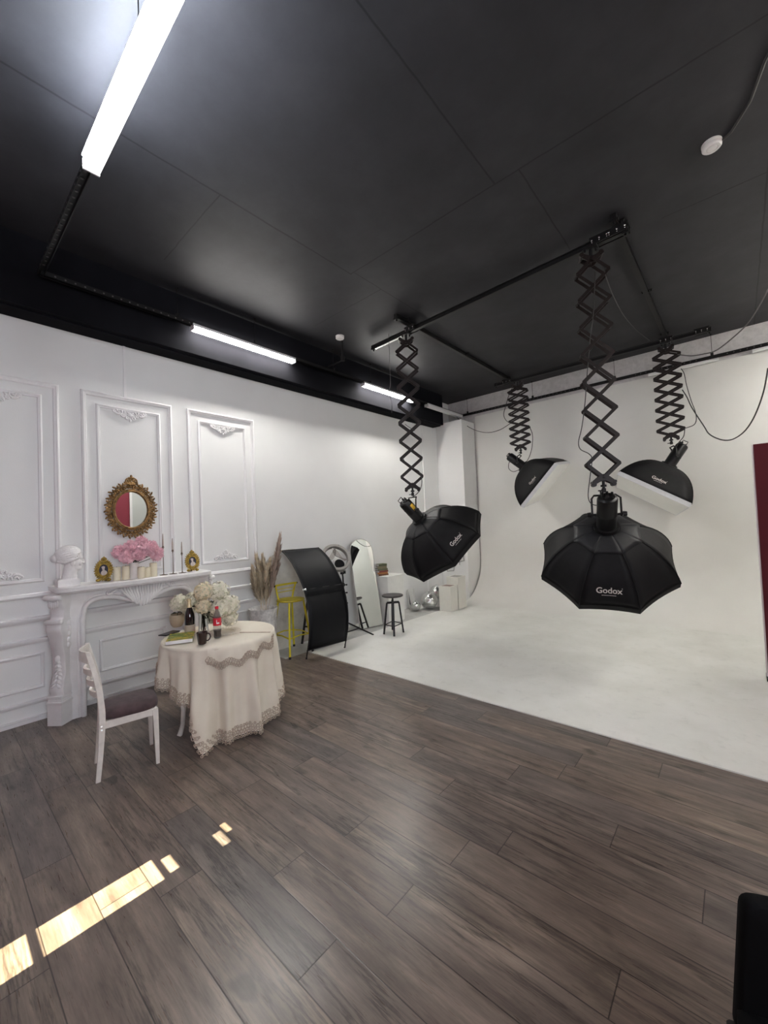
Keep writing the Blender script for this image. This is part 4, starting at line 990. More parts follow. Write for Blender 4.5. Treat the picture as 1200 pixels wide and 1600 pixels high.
def photo_frame(y, rot, label, seed):
    c = V((-4.76, y, ZS + 0.118)); n = V((math.cos(rot), math.sin(rot), 0.13)).normalized(); u = UZ.cross(n).normalized(); v = n.cross(u)
    t = thing('photo_frame', label, 'photo frame', (c.x, c.y, ZS), 0, 'small gilded photo frames on the mantel')
    mb = MB(); gilded(mb, c, u, v, n, 0.044, 0.058, 0.062, seed)
    for sg in (-1, 1): mb.sph(c + u * sg * 0.045 - v * 0.098, (0.022, 0.022, 0.016), 8, 6)
    build('gilded_rim', mb, M['bright_gold'], t, ang=60)
    build('back_board', MB().prism(oval(c - n * 0.008, u, v, 0.068, 0.088, 32), n * 0.006), M['bronze'], t)
    build('prop', MB().bar(c + v * 0.03 - n * 0.01, V((c.x, c.y, ZS + 0.004)) - n * 0.07, 0.03, 0.004, u), M['bronze'], t, flat=True)
    build('picture', MB().prism(oval(c + n * 0.001, u, v, 0.045, 0.059, 32), n * 0.002), M['portrait_bg'], t)
    mb = MB(); q = c + n * 0.0035
    mb.prism(oval(q - v * 0.030 + u * 0.004, u, v, 0.027, 0.026, 20), n * 0.0015).prism(oval(q + v * 0.013 - u * 0.002, u, v, 0.011, 0.014, 18), n * 0.002)
    mb.prism(oval(q - v * 0.004, u, v, 0.009, 0.014, 14), n * 0.0015).prism(oval(q + v * 0.026 - u * 0.004, u, v, 0.015, 0.011, 18), n * 0.001)
    build('portrait_figure', mb, M['portrait_skin'], t, ang=30)['label'] = 'pale painted portrait figure'
photo_frame(1.193, -0.55, 'small gold carved portrait frame at left, beside the ivory candles', 11)
photo_frame(2.06, -0.12, 'small gold carved portrait frame at right end of the mantel shelf', 12)

# ------------------------------------------------------------------ candles, tapers, vase and peonies on the mantel
for y, x, h, r, lb in ((1.300, -4.745, 0.135, 0.034, 'ivory pillar candle next to the left portrait frame'), (1.380, -4.745, 0.138, 0.034, 'ivory pillar candle second from the left portrait frame'),
                       (1.508, -4.70, 0.118, 0.034, 'pale pillar candle in front of the white vase under the peonies'), (1.572, -4.72, 0.105, 0.030, 'short pale pillar candle just right of the vase foot'), (1.640, -4.745, 0.145, 0.036, 'ivory pillar candle at right of the vase, next to the tapers')):
    t = thing('pillar_candle', lb, 'candle', (x, y, ZS), 0, 'pillar candles on the mantel')
    build('wax', MB().lathe([(0, 0), (r, 0), (r, h - 0.004), (r - 0.004, h), (r * 0.6, h - 0.004), (0, h - 0.007)], (x, y, ZS), n=24), M['candle'], t)
    build('wick', MB().cyl((x, y, ZS + h - 0.008), (x, y, ZS + h + 0.006), 0.0015, n=6), M['black_metal'], t)
for y, hk, ht, lb in ((1.748, 0.30, 0.155, 'tallest thin bronze candlestick, nearest the pink peonies'), (1.847, 0.255, 0.145, 'middle thin bronze candlestick of the three on the mantel'), (1.945, 0.215, 0.140, 'shortest thin bronze candlestick, nearest the right portrait frame')):
    x = -4.76
    t = thing('candlestick', lb, 'candlestick', (x, y, ZS), 0, 'thin candlesticks on the mantel')
    build('foot', MB().lathe([(0, 0), (0.040, 0), (0.042, 0.004), (0.012, 0.008), (0.004, 0.014), (0, 0.014)], (x, y, ZS), n=24), M['bronze'], t)
    build('stem', MB().lathe([(0, 0.01), (0.0045, 0.01), (0.0035, hk - 0.02), (0.008, hk - 0.016), (0.0035, hk - 0.010), (0.010, hk - 0.004), (0.014, hk), (0.009, hk + 0.006), (0.009, hk + 0.016), (0, hk + 0.016)], (x, y, ZS), n=14), M['bronze'], t)
    tag(build('taper_candle', MB().lathe([(0, hk + 0.012), (0.0085, hk + 0.012), (0.0075, hk + 0.08), (0.004, hk + ht - 0.01), (0.001, hk + ht), (0, hk + ht)], (x, y, ZS), n=12), M['taper']), {0.30: 'grey beige taper candle in the tallest candlestick', 0.255: 'grey beige taper candle in the middle candlestick', 0.215: 'grey beige taper candle in the shortest candlestick'}[hk], 'candle', 'taper candles in the candlesticks')
vx, vy = -4.785, 1.468
vs_ = build('vase', MB().lathe([(0, 0.0), (0.038, 0.0), (0.045, 0.02), (0.050, 0.07), (0.046, 0.12), (0.040, 0.15), (0.046, 0.165), (0.042, 0.165), (0.036, 0.15), (0.042, 0.11), (0.045, 0.06), (0.038, 0.012), (0, 0.010)], (vx, vy, ZS), n=28, jit=lambda t, z: 1 + 0.02 * math.cos(10 * t)), M['white_vase'], origin=(vx, vy, ZS))
tag(vs_, 'frosted white vase on the mantel holding pink peonies', 'vase')
def bloom_mesh(kind, R, seed):
    r = random.Random(seed); mb = MB()
    if kind == 'peony':
        for i in range(120):
            ph = math.acos(1 - 1.75 * (i + 0.5) / 120); th = i * 2.39996
            d = V((math.sin(ph) * math.cos(th), math.sin(ph) * math.sin(th), math.cos(ph)))
            a, b, _ = frame_of(d); rot = r.uniform(0, 2 * PI); a2 = a * math.cos(rot) + b * math.sin(rot); b2 = d.cross(a2)
            q = R * r.uniform(0.72, 1.05); s = R * r.uniform(0.18, 0.29); rows = []
            for u in range(4):
                row = []
                for w in range(4):
                    uu = (u / 3 - 0.5) * 2; ww = w / 3
                    p = d * (q * (0.45 + 0.55 * ww)) + a2 * (uu * s * (0.45 + 0.55 * ww)) + b2 * (s * 0.5 * (ww - 0.3) * r.uniform(0.6, 1.2))
                    p += d * (0.16 * R * (uu * uu) * ww * r.uniform(-0.6, 1.0)) + a2 * r.uniform(-1, 1) * R * 0.03
                    row.append(p)
                rows.append(row)
            mb.sheet(rows)
        mb.sph((0, 0, -0.05 * R), R * 0.62, 12, 8)
    else:
        N = 120
        for i in range(N):
            ph = math.acos(1 - 1.8 * (i + 0.5) / N); th = i * 2.39996 + r.uniform(-.15, .15)
            d = V((math.sin(ph) * math.cos(th), math.sin(ph) * math.sin(th), math.cos(ph)))
            a, b, _ = frame_of(d); rot = r.uniform(0, 2 * PI); q = R * r.uniform(0.84, 1.08); s = R * r.uniform(0.17, 0.23); c = d * q; d = (d + V((r.uniform(-1, 1), r.uniform(-1, 1), r.uniform(-1, 1))) * 0.38).normalized(); a, b, _ = frame_of(d)
            for k in range(4):
                g = rot + k * PI / 2; e = a * math.cos(g) + b * math.sin(g); f = d.cross(e)
                mb.add([c, c + e * s * 0.55 + f * s * 0.42 + d * s * 0.12, c + e * s * 1.05 + d * s * 0.10 * r.uniform(-1, 1.5), c + e * s * 0.55 - f * s * 0.42 + d * s * 0.12], [(0, 1, 2, 3)])
        pass
    return mb
def flower_proto(kind, R, m_, seed, name, label, cat, group):
    t = thing(name, label, cat, (0, 0, 0), 0, group)
    build('bloom', bloom_mesh(kind, R, seed), m_, t, local=True, ang=80, fixn=False)
    if kind != 'peony': build('bloom_core', MB().sph((0, 0, 0), R * 0.80, 16, 10), M['bloom_core'], t, local=True)
    st = build('stem', MB().tube([(0, 0, -R * 0.4), (0, 0, -R * 1.0), (0, 0, -R * 1.5)], 0.0035, 6), M['stem'], t, local=True)
    mb = MB()
    for g in (0.3, 2.6):
        e = V((math.cos(g), math.sin(g), 0)); f = V((-math.sin(g), math.cos(g), 0)); o = V((0, 0, -R * 1.15))
        mb.add([o, o + e * R * .35 + f * R * .16 + V((0, 0, R * .1)), o + e * R * 0.8 - V((0, 0, R * .12)), o + e * R * .35 - f * R * .16 + V((0, 0, R * .1))], [(0, 1, 2, 3)])
    build('leaf', mb, M['leaf'], st, local=True, ang=60, fixn=False)
    return t
def place_flower(proto, first, c, d, scale, label, base=None):
    o = proto if first else copy_tree(proto)
    o.location = V(c); o.rotation_euler = V(d).to_track_quat('Z', 'Y').to_euler(); o.scale = (scale,) * 3
    o['label'] = label; return o
pe = flower_proto('peony', 0.075, M['pink_petal'], 5, 'peony', 'pink peony', 'flower', 'pink peonies in the mantel vase')
spots = [(0.00, -0.125, 0.285, 'pink peony at the far left of the mantel bouquet'), (0.02, -0.03, 0.320, 'pink peony left of the bouquet top'), (-0.01, 0.075, 0.375, 'topmost pink peony of the mantel bouquet'), (0.0, 0.165, 0.315, 'pink peony at upper right of the bouquet'),
         (0.05, 0.195, 0.245, 'pink peony at the far right of the bouquet'), (0.08, 0.03, 0.245, 'lowest front pink peony above the vase mouth'), (0.07, -0.085, 0.235, 'pink peony at lower left, above the ivory candles'), (0.09, 0.11, 0.300, 'pink peony in the middle of the bouquet, facing the room'), (-0.05, 0.02, 0.29, 'pink peony at the back of the bouquet by the wall')]
for i, (dx, dy, dz, lb) in enumerate(spots):
    d = V((dx + 0.02, dy, dz - 0.16)).normalized()
    place_flower(pe, i == 0, (vx + dx, vy + dy, ZS + dz), d, 1.0 + 0.12 * math.sin(i * 2.1), lb)
mb = MB()
for i, (dx, dy, dz, lb) in enumerate(spots):
    mb.tube([V((vx + 0.01 * math.cos(i), vy + 0.012 * math.sin(i), ZS + 0.06)), V((vx + dx * 0.15, vy + dy * 0.15, ZS + 0.15)), V((vx + dx * 0.8, vy + dy * 0.8, ZS + dz - 0.05))], 0.0035, 6)
for g in range(14):
    a = g * 2.4; o = V((vx, vy, ZS + 0.175)); e = V((math.cos(a) * 0.8 + 0.5, math.sin(a), 0.35)).normalized(); f = e.cross(UZ).normalized()
    mb.add([o, o + e * .04 + f * .014, o + e * .085 - V((0, 0, .02)), o + e * .04 - f * .014], [(0, 1, 2, 3)])
tag(build('flower_greenery', mb, M['leaf'], ang=60, fixn=False), 'dark green leaves and stems between peonies and white vase', 'greenery')['kind'] = 'stuff'

# ------------------------------------------------------------------ round table and cloths
TC = V((-3.62, 1.80, 0)); TR, TZ = 0.475, 0.748
tb = thing('round_table', 'round white table with curved legs under the cream cloth', 'table', TC)
build('tabletop', MB().lathe([(0, TZ - 0.03), (TR - 0.01, TZ - 0.03), (TR, TZ - 0.02), (TR, TZ - 0.006), (TR - 0.008, TZ), (0, TZ)], TC, n=56), M['chair_white'], tb)
build('apron', MB().lathe([(TR - 0.11, TZ - 0.11), (TR - 0.085, TZ - 0.11), (TR - 0.085, TZ - 0.03), (TR - 0.11, TZ - 0.03), (TR - 0.11, TZ - 0.11)], TC, n=48), M['chair_white'], tb)
for k in range(4):
    a = math.radians(-86 + 90 * k); e = V((math.cos(a), math.sin(a), 0))
    build('leg', MB().tube([TC + e * r_ + UZ * z for r_, z in ((0.365, 0.70), (0.378, 0.62), (0.375, 0.5), (0.360, 0.35), (0.352, 0.2), (0.362, 0.08), (0.385, 0.012), (0.392, 0.0))], [0.030, 0.032, 0.028, 0.023, 0.019, 0.017, 0.020, 0.021], 10), M['chair_white'], tb, ang=60)
HEM = [(-180, 0.42), (-150, 0.43), (-125, 0.50), (-108, 0.48), (-95, 0.45), (-84, 0.42), (-75, 0.39), (-66, 0.36), (-57, 0.31), (-50, 0.20), (-45, 0.09), (-40, 0.02), (-30, 0.03), (-15, 0.035), (0, 0.045), (12, 0.035), (24, 0.05), (38, 0.12), (52, 0.24), (70, 0.36), (100, 0.43), (140, 0.42), (180, 0.42)]
def hem(deg):
    deg = (deg + 180) % 360 - 180
    for (a, z0), (b, z1) in zip(HEM, HEM[1:]):
        if a <= deg <= b: return z0 + (z1 - z0) * (deg - a) / (b - a)
    return 0.42
def cloth_pt(deg, t, lift=0.0):
    # t 0 at the table edge, 1 at the hem
    a = math.radians(deg); zh = hem(deg); D = TZ + 0.006 - zh
    fold = math.sin(a * 15 + 0.9) * 0.60 + math.sin(a * 8 + 2.0) * 0.40 + 0.30 * math.sin(a * 27)
    amp = 0.064 * min(1, t * 1.3) ** 0.8 * min(1, D / 0.5)
    bell = 0.012 + 0.035 * t * D / 0.7
    tip = math.exp(-((deg + 39) / 7.0) ** 2) * max(0, t - 0.55) * 0.26
    r = TR + bell * min(1, t * 6) + amp * fold + tip + lift
    z = TZ + 0.006 - D * t - 0.0 * t
    if t < 0.04: r = TR + 0.010 * (t / 0.04) + lift
    return TC + V((math.cos(a) * r, math.sin(a) * r, max(z, 0.006)))
ND = 300; NT = 26
rows = []
for rr in (0.002, 0.2, 0.35, 0.44, 0.468): rows.append([TC + V((math.cos(2 * PI * i / ND) * rr, math.sin(2 * PI * i / ND) * rr, TZ + 0.008)) for i in range(ND + 1)])
for k in range(NT + 1):
    t = (k / NT) ** 1.15; rows.append([cloth_pt(-180 + 360 * i / ND, t) for i in range(ND + 1)])
tc = build('tablecloth', MB().sheet(rows), M['cloth'], ang=80, origin=TC + UZ * TZ)
tag(tc, 'cream linen tablecloth with lace hem draped to the floor over the round table', 'tablecloth')
WM[tc.name] = Matrix.Translation(TC + UZ * TZ)
mb = MB()
def ringlet(c, u, v, r, th=0.0032, n=8): mb.tube([V(c) + u * r * math.cos(2 * PI * i / n) + v * r * math.sin(2 * PI * i / n) for i in range(n)], th, 5, closed=True)
def lace_at(fn, deg, z_off, r, rows_=3):
    pass
def cloth_n(deg, t):
    a, b = cloth_pt(deg + 0.8, t) - cloth_pt(deg - 0.8, t), cloth_pt(deg, min(1, t + .01)) - cloth_pt(deg, t - .02)
    n = a.cross(b).normalized(); c = cloth_pt(deg, t) - TC; c.z = 0
    return n if n.dot(c) > 0 else -n
deg = -180.0
while deg < 180:
    D = TZ - hem(deg); stepd = math.degrees(0.024 / (TR + 0.05)); u = V((-math.sin(math.radians(deg)), math.cos(math.radians(deg)), 0))
    sl = (hem(deg + 2) - hem(deg - 2)) / (math.radians(4) * (TR + 0.04)); u = (u + UZ * sl).normalized()
    for q, (dz, rr) in enumerate(((0.002, 0.014), (0.028, 0.010), (0.050, 0.013), (0.072, 0.008), (-0.016, 0.009))):
        dq = deg + (stepd / 2 if q % 2 else 0); n_ = cloth_n(dq, 1.0 - max(dz, 0) / D); p = cloth_pt(dq, 1.0 - max(dz, 0) / D) + n_ * 0.004
        if q == 4: dq = deg + stepd / 2; n_ = cloth_n(dq, 1.0); p = cloth_pt(dq, 1.0) + n_ * 0.004 - UZ * 0.014
        p.z = max(p.z, 0.004)
        uu = (cloth_pt(dq + 0.8, 1.0) - cloth_pt(dq - 0.8, 1.0)); uu = (uu - n_ * uu.dot(n_)).normalized(); vv = n_.cross(uu)
        ringlet(p, uu, vv, rr)
    deg += stepd
build('lace_hem', mb, M['lace'], tc, ang=80, fixn=False)['label'] = 'beige openwork lace hem'
# smaller lace-edged cloth lying over the near right of the table
mb = MB()
def top_pt(deg, r, z=0.0): return TC + V((math.cos(math.radians(deg)) * r, math.sin(math.radians(deg)) * r, TZ + 0.013 + z))
rows = []; N = 40
for i in range(N + 1):
    dg = -38 + 72 * i / N; row = [top_pt(dg, r_) for r_ in (0.10 + 0.25 * abs(i / N - .5), 0.30, 0.42, 0.47)]
    drop = 0.15 - 0.08 * (1 + math.cos(8 * PI * i / N)) / 2 * 0.5 - 0.10 * abs(i / N - 0.28)
    for t in (0.25, 0.5, 0.75, 1.0): 
        D = TZ - hem(dg); row.append(cloth_pt(dg, drop * t / D, 0.015))
    rows.append(row)
tp = build('table_topper', MB().sheet(rows), M['cloth'], ang=80)
tag(tp, 'small cream lace-edged topper hanging over the near right table edge', 'tablecloth')
for i in range(34):
    dg = -38 + 72 * i / 33; drop = 0.15 - 0.08 * (1 + math.cos(8 * PI * i / 33)) / 2 * 0.5 - 0.10 * abs(i / 33 - 0.28); D = TZ - hem(dg)
    u = V((-math.sin(math.radians(dg)), math.cos(math.radians(dg)), 0))
    for q, (dz, rr) in enumerate(((0.0, 0.013), (-0.022, 0.009), (0.018, 0.009))):
        ringlet(cloth_pt(dg + (1 if q else 0), (drop - dz) / D, 0.020), u, UZ, rr)
for i in range(26):
    t = i / 25
    ringlet(top_pt(34, 0.2 + 0.27 * t, 0.002), UX, UY, 0.010)
build('lace_edge', mb, M['lace'], tp, ang=80, fixn=False)['label'] = 'beige lace edging'
mb = MB(); dc = at_z(352, 986, TZ + 0.02); 
for rr in (0.085, 0.105, 0.12):
    for i in range(30): ringlet(dc + V((math.cos(i * PI / 15) * rr * 1.25, math.sin(i * PI / 15) * rr, 0)), UX, UY, 0.011)
tag(build('lace_doily', mb, M['cloth'], ang=80, fixn=False), 'round lace doily lying right of the cola bottle', 'doily')
ZT2 = TZ + 0.0165

# ------------------------------------------------------------------ things on the table
p = at_z(297, 990, ZT2)
t = thing('wine_bottle', 'dark sparkling wine bottle with gold foil neck at left of the glass vase', 'bottle', p)
build('glass_body', MB().lathe([(0, 0), (0.040, 0), (0.043, 0.006), (0.043, 0.15), (0.040, 0.178), (0.028, 0.215), (0.017, 0.245), (0, 0.245)], p, n=28), M['bottle_glass'], t)
build('foil', MB().lathe([(0.0265, 0.212), (0.019, 0.240), (0.0155, 0.27), (0.0155, 0.292), (0.0185, 0.296), (0.0185, 0.312), (0.013, 0.318), (0, 0.318)], p, n=24), M['gold_foil'], t)['label'] = 'pale gold foil neck'
build('paper_label', MB().lathe([(0.0437, 0.02), (0.0437, 0.085)], p, n=28), M['wine_label'], t, fixn=False)['label'] = 'cream paper label'
p = at_z(340, 996, ZT2)
t = thing('cola_bottle', 'clear plastic cola bottle with red label and red cap, half drunk', 'bottle', p)
build('bottle_shell', MB().lathe([(0, 0), (0.026, 0), (0.031, 0.01), (0.029, 0.04), (0.032, 0.07), (0.033, 0.145), (0.031, 0.175), (0.020, 0.215), (0.0125, 0.235), (0.0125, 0.25), (0, 0.25)], p, n=28), M['pet'], t)
build('drink', MB().lathe([(0, 0.002), (0.025, 0.002), (0.0315, 0.012), (0.0295, 0.04), (0.0325, 0.068), (0, 0.07)], p, n=28), M['cola'], t)['label'] = 'dark cola left in the bottle'
build('red_label', MB().lathe([(0.0345, 0.108), (0.0345, 0.172)], p, n=28), M['red_label'], t, fixn=False)
build('cap', MB().lathe([(0, 0.248), (0.0145, 0.248), (0.0145, 0.268), (0.013, 0.270), (0, 0.270)], p, n=20), M['red_label'], t)['label'] = 'red screw cap'
d = (CAM_P - p); d.z = 0; d.normalize(); s_ = UZ.cross(d); mb = MB()
def lab(a, z0, z1, wd_): 
    mb.sheet([[p + (d * math.cos(a + g) + s_ * math.sin(a + g)) * 0.0352 + UZ * z for z in (z0, z1)] for g in [wd_ * (i / 4 - .5) for i in range(5)]])
lab(-0.12, 0.124, 0.158, 0.14); lab(0.18, 0.124, 0.136, 0.6)
build('label_print', mb, M['white_print'], t, fixn=False)['label'] = 'white print on the red label'
p = at_z(316, 1006, ZT2)
t = thing('mug', 'dark brown glazed mug at the near edge of the table', 'mug', p)
build('cup', MB().lathe([(0, 0), (0.030, 0), (0.033, 0.006), (0.043, 0.095), (0.041, 0.097), (0.037, 0.09), (0.029, 0.012), (0, 0.010)], p, n=28), M['mug'], t)
e = CAM_R.copy(); e.z = 0; e.normalize()
build('handle', MB().tube([p + e * a + UZ * z for a, z in ((0.036, 0.080), (0.052, 0.086), (0.066, 0.076), (0.070, 0.058), (0.062, 0.038), (0.048, 0.026), (0.034, 0.026))], 0.0055, 8), M['mug'], t, ang=80)
build('spoon', MB().tube([p + e * 0.0 + UZ * 0.03, p + e * 0.028 + UZ * 0.14], 0.003, 6), M['chrome'], t)
c0 = at_z(283, 999, ZT2); ang_ = math.radians(62)
u = V((math.cos(ang_), math.sin(ang_), 0)); w = V((-u.y, u.x, 0))
t = thing('book', 'hardback book with green and yellow cover lying at left on the table', 'book', c0)
def slab(mb, c, u, w, a, b, z0, z1): return mb.prism([c + u * sx * a + w * sy * b + UZ * z0 for sx, sy in ((-1, -1), (1, -1), (1, 1), (-1, 1))], UZ * (z1 - z0))
build('pages', slab(MB(), c0, u, w, 0.098, 0.132, 0.003, 0.024), M['paper'], t, flat=True)
build('cover', slab(slab(MB(), c0, u, w, 0.102, 0.137, 0.024, 0.028), c0, u, w, 0.102, 0.137, 0.0, 0.003), M['cover'], t, flat=True, bevel=0.001)['label'] = 'green and yellow printed cover'
build('spine', MB().prism([c0 - w * 0.137 + u * sx * 0.102 + UZ * z for sx, z in ((-1, 0), (1, 0), (1, 0.028), (-1, 0.028))], -w * 0.003), M['paper'], t, flat=True)
c1 = at_z(265, 990, ZT2); u1 = V((math.cos(2.0), math.sin(2.0), 0)); w1 = V((-u1.y, u1.x, 0))
t = thing('phone', 'black phone lying on the cloth behind the green book', 'phone', c1)
build('case', slab(MB(), c1, u1, w1, 0.085, 0.045, 0, 0.008), M['black_plastic'], t, flat=True, bevel=0.002)
build('screen', slab(MB(), c1, u1, w1, 0.080, 0.041, 0.008, 0.009), M['screen'], t, flat=True)
pv = at_z(318, 988, ZT2)
t = build('glass_vase', MB().lathe([(0, 0), (0.042, 0), (0.046, 0.01), (0.040, 0.08), (0.038, 0.15), (0.052, 0.225), (0.055, 0.235), (0.051, 0.235), (0.036, 0.15), (0.037, 0.08), (0.042, 0.014), (0, 0.012)], pv, n=32), M['glass'], origin=pv)
tag(t, 'clear glass vase of white hydrangeas in the middle of the table', 'vase')
pb = at_z(277, 979, ZT2)
t = build('flower_bowl', MB().lathe([(0, 0), (0.04, 0), (0.058, 0.025), (0.068, 0.065), (0.070, 0.10), (0.066, 0.12), (0.060, 0.12), (0.064, 0.09), (0.062, 0.065), (0.052, 0.03), (0, 0.015)], pb, n=32), M['pot_amber'], origin=pb)
tag(t, 'amber brown bowl of pale hydrangeas behind the wine bottle', 'bowl')
hy = flower_proto('hydrangea', 0.085, M['cream_petal'], 9, 'hydrangea', 'cream hydrangea', 'flower', 'hydrangeas on the table')
hw = flower_proto('hydrangea', 0.085, M['warm_petal'], 10, 'hydrangea', 'warm hydrangea', 'flower', 'hydrangeas on the table')
def onview(px, py, dist_from): return CAM_P + _ray(px, py) * dist_from
DV = (pv - CAM_P).dot(CAM_F)
hl = [(319, 925, 0.0, 1.02, hw, 'peach-tinted hydrangea at the top of the table bouquet'), (342, 925, 0.05, 1.1, hy, 'large cream hydrangea at upper right of the table bouquet'), (358, 945, 0.0, 1.05, hy, 'cream hydrangea at the far right of the table bouquet'), (345, 952, -0.06, 1.0, hy, 'cream hydrangea behind the red bottle cap'),
      (303, 938, 0.16, 0.95, hy, 'cream hydrangea at left of the peach one, above the foil neck'), (318, 948, -0.05, 0.8, hw, 'pale peach hydrangea drooping just above the glass vase'), (358, 965, 0.06, 0.9, hy, 'lowest cream hydrangea at right, near the doily'), (334, 962, 0.1, 0.8, hy, 'cream hydrangea seen through behind the glass vase')]
fi = {hy.name: True, hw.name: True}
for px, py, dd, sc, pr, lb in hl:
    c = onview(px, py, DV + dd); place_flower(pr, fi[pr.name], c, (c - (pv + UZ * 0.12)).normalized(), sc, lb); fi[pr.name] = False
DB = (pb - CAM_P).dot(CAM_F)
for px, py, dd, sc, lb in ((281, 943, 0.0, 1.0, 'pale cream hydrangea over the brown bowl, leftmost on the table'), (296, 950, 0.02, 0.85, 'pale cream hydrangea behind the wine bottle neck')):
    c = onview(px, py, DB + dd); place_flower(hy, False, c, (c - (pb + UZ * 0.1)).normalized(), sc, lb)
mb = MB()
for i, (px, py, dd, sc, pr, lb) in enumerate(hl):
    c = onview(px, py, DV + dd); mb.tube([pv + V((0.018 * math.cos(i * 2), 0.018 * math.sin(i * 2), 0.02)), pv + V((0.01 * math.cos(i), 0.01 * math.sin(i), 0.17)), pv.lerp(c, 0.55) + UZ * 0.05, c - (c - pv).normalized() * 0.07], 0.004, 6)
for g in range(12):
    a = g * 2.4; o = pv + UZ * 0.235; e = V((math.cos(a), math.sin(a), 0.3)).normalized(); f = e.cross(UZ).normalized()
    mb.add([o, o + e * .035 + f * .016, o + e * .08 - V((0, 0, .01)), o + e * .035 - f * .016], [(0, 1, 2, 3)])
tag(build('flower_greenery', mb, M['leaf'], ang=60, fixn=False), 'dark green stems and leaves standing in the clear glass vase', 'greenery')['kind'] = 'stuff'

# ------------------------------------------------------------------ white chair
ch = thing('dining_chair', 'white wooden ladder-back chair with purple-brown cushion', 'chair', (-3.545, 0.855, 0), math.radians(-12))
def legpath(sx): return [V((sx * 0.150, -0.030, 0)), V((sx * 0.150, -0.012, 0.2)), V((sx * 0.150, 0.0, 0.40)), V((sx * 0.150, -0.006, 0.55)), V((sx * 0.150, -0.032, 0.72)), V((sx * 0.150, -0.075, 0.895))]
def flatbar(path, w, th):
    return MB().loops([[p + V((sx * w(i) / 2, sy * th(i) / 2, 0)) for sx, sy in ((-1, -1), (1, -1), (1, 1), (-1, 1))] for i, p in enumerate(path)])
for sx in (-1, 1):
    build('rear_leg', flatbar(smooth(legpath(sx), 5), lambda i: 0.028, lambda i: 0.040 - 0.012 * abs(i - 12) / 13), M['chair_white'], ch, local=True, ang=50, bevel=0.003)
    build('front_leg', flatbar([V((sx * 0.168, 0.330, 0)), V((sx * 0.170, 0.326, 0.2)), V((sx * 0.170, 0.320, 0.405))], lambda i: 0.024 + 0.007 * i, lambda i: 0.024 + 0.007 * i), M['chair_white'], ch, local=True, bevel=0.003)
    build('side_rail', MB().bar((sx * 0.153, 0.01, 0.375), (sx * 0.170, 0.31, 0.385), 0.050, 0.02, (0, 0, 1)), M['chair_white'], ch, local=True, flat=True, bevel=0.002)
    build('screw_cap', MB().cyl((sx * 0.163, -0.004, 0.375), (sx * 0.168, -0.004, 0.375), 0.006, n=10).cyl((sx * 0.163, -0.004, 0.35), (sx * 0.168, -0.004, 0.35), 0.006, n=10), M['chrome'], ch, local=True)
build('front_rail', MB().bar((-0.16, 0.322, 0.385), (0.16, 0.322, 0.385), 0.05, 0.02, (0, 0, 1)), M['chair_white'], ch, local=True, flat=True, bevel=0.002)
build('rear_rail', MB().bar((-0.14, 0.0, 0.375), (0.14, 0.0, 0.375), 0.05, 0.02, (0, 0, 1)), M['chair_white'], ch, local=True, flat=True, bevel=0.002)
def slat(z, h, wave=0.0):
    yb = -0.006 - (z - 0.55) * 0.20 if z > 0.55 else -0.004
    L = []
    for i in range(13):
        x = -0.143 + 0.286 * i / 12; y = yb - 0.046 * (1 - (x / 0.143) ** 2); hh = h * (0.75 + 0.35 * abs(x / 0.143) ** 2) + wave * math.cos(x / 0.143 * PI) * 0.01
        L.append([V((x, y - 0.009, z - hh / 2)), V((x, y + 0.009, z - hh / 2)), V((x, y + 0.009, z + hh / 2)), V((x, y - 0.009, z + hh / 2))])
    return MB().loops(L)
build('top_rail', slat(0.855, 0.085, 1), M['chair_white'], ch, local=True, ang=50)
for z, h in ((0.745, 0.042), (0.665, 0.042), (0.585, 0.040)): build('back_slat', slat(z, h), M['chair_white'], ch, local=True, ang=50)
L = []
for z, k, in ((0.402, 0.93), (0.408, 1.0), (0.425, 1.02), (0.445, 1.0), (0.462, 0.9), (0.470, 0.6), (0.473, 0.2)):
    ring = []
    for i in range(32):
        a = 2 * PI * i / 32; cx, sy = math.cos(a), math.sin(a); q = 1 / max(abs(cx) ** 4 + abs(sy) ** 4, 1e-6) ** 0.25
        ring.append(V((cx * q * 0.178 * k * (1 + 0.06 * sy), 0.170 + sy * q * 0.180 * k, z)))
    L.append(ring)
build('cushion', MB().loops(L), M['seat_fabric'], ch, local=True, ang=70)['label'] = 'purple-brown velvet cushion'
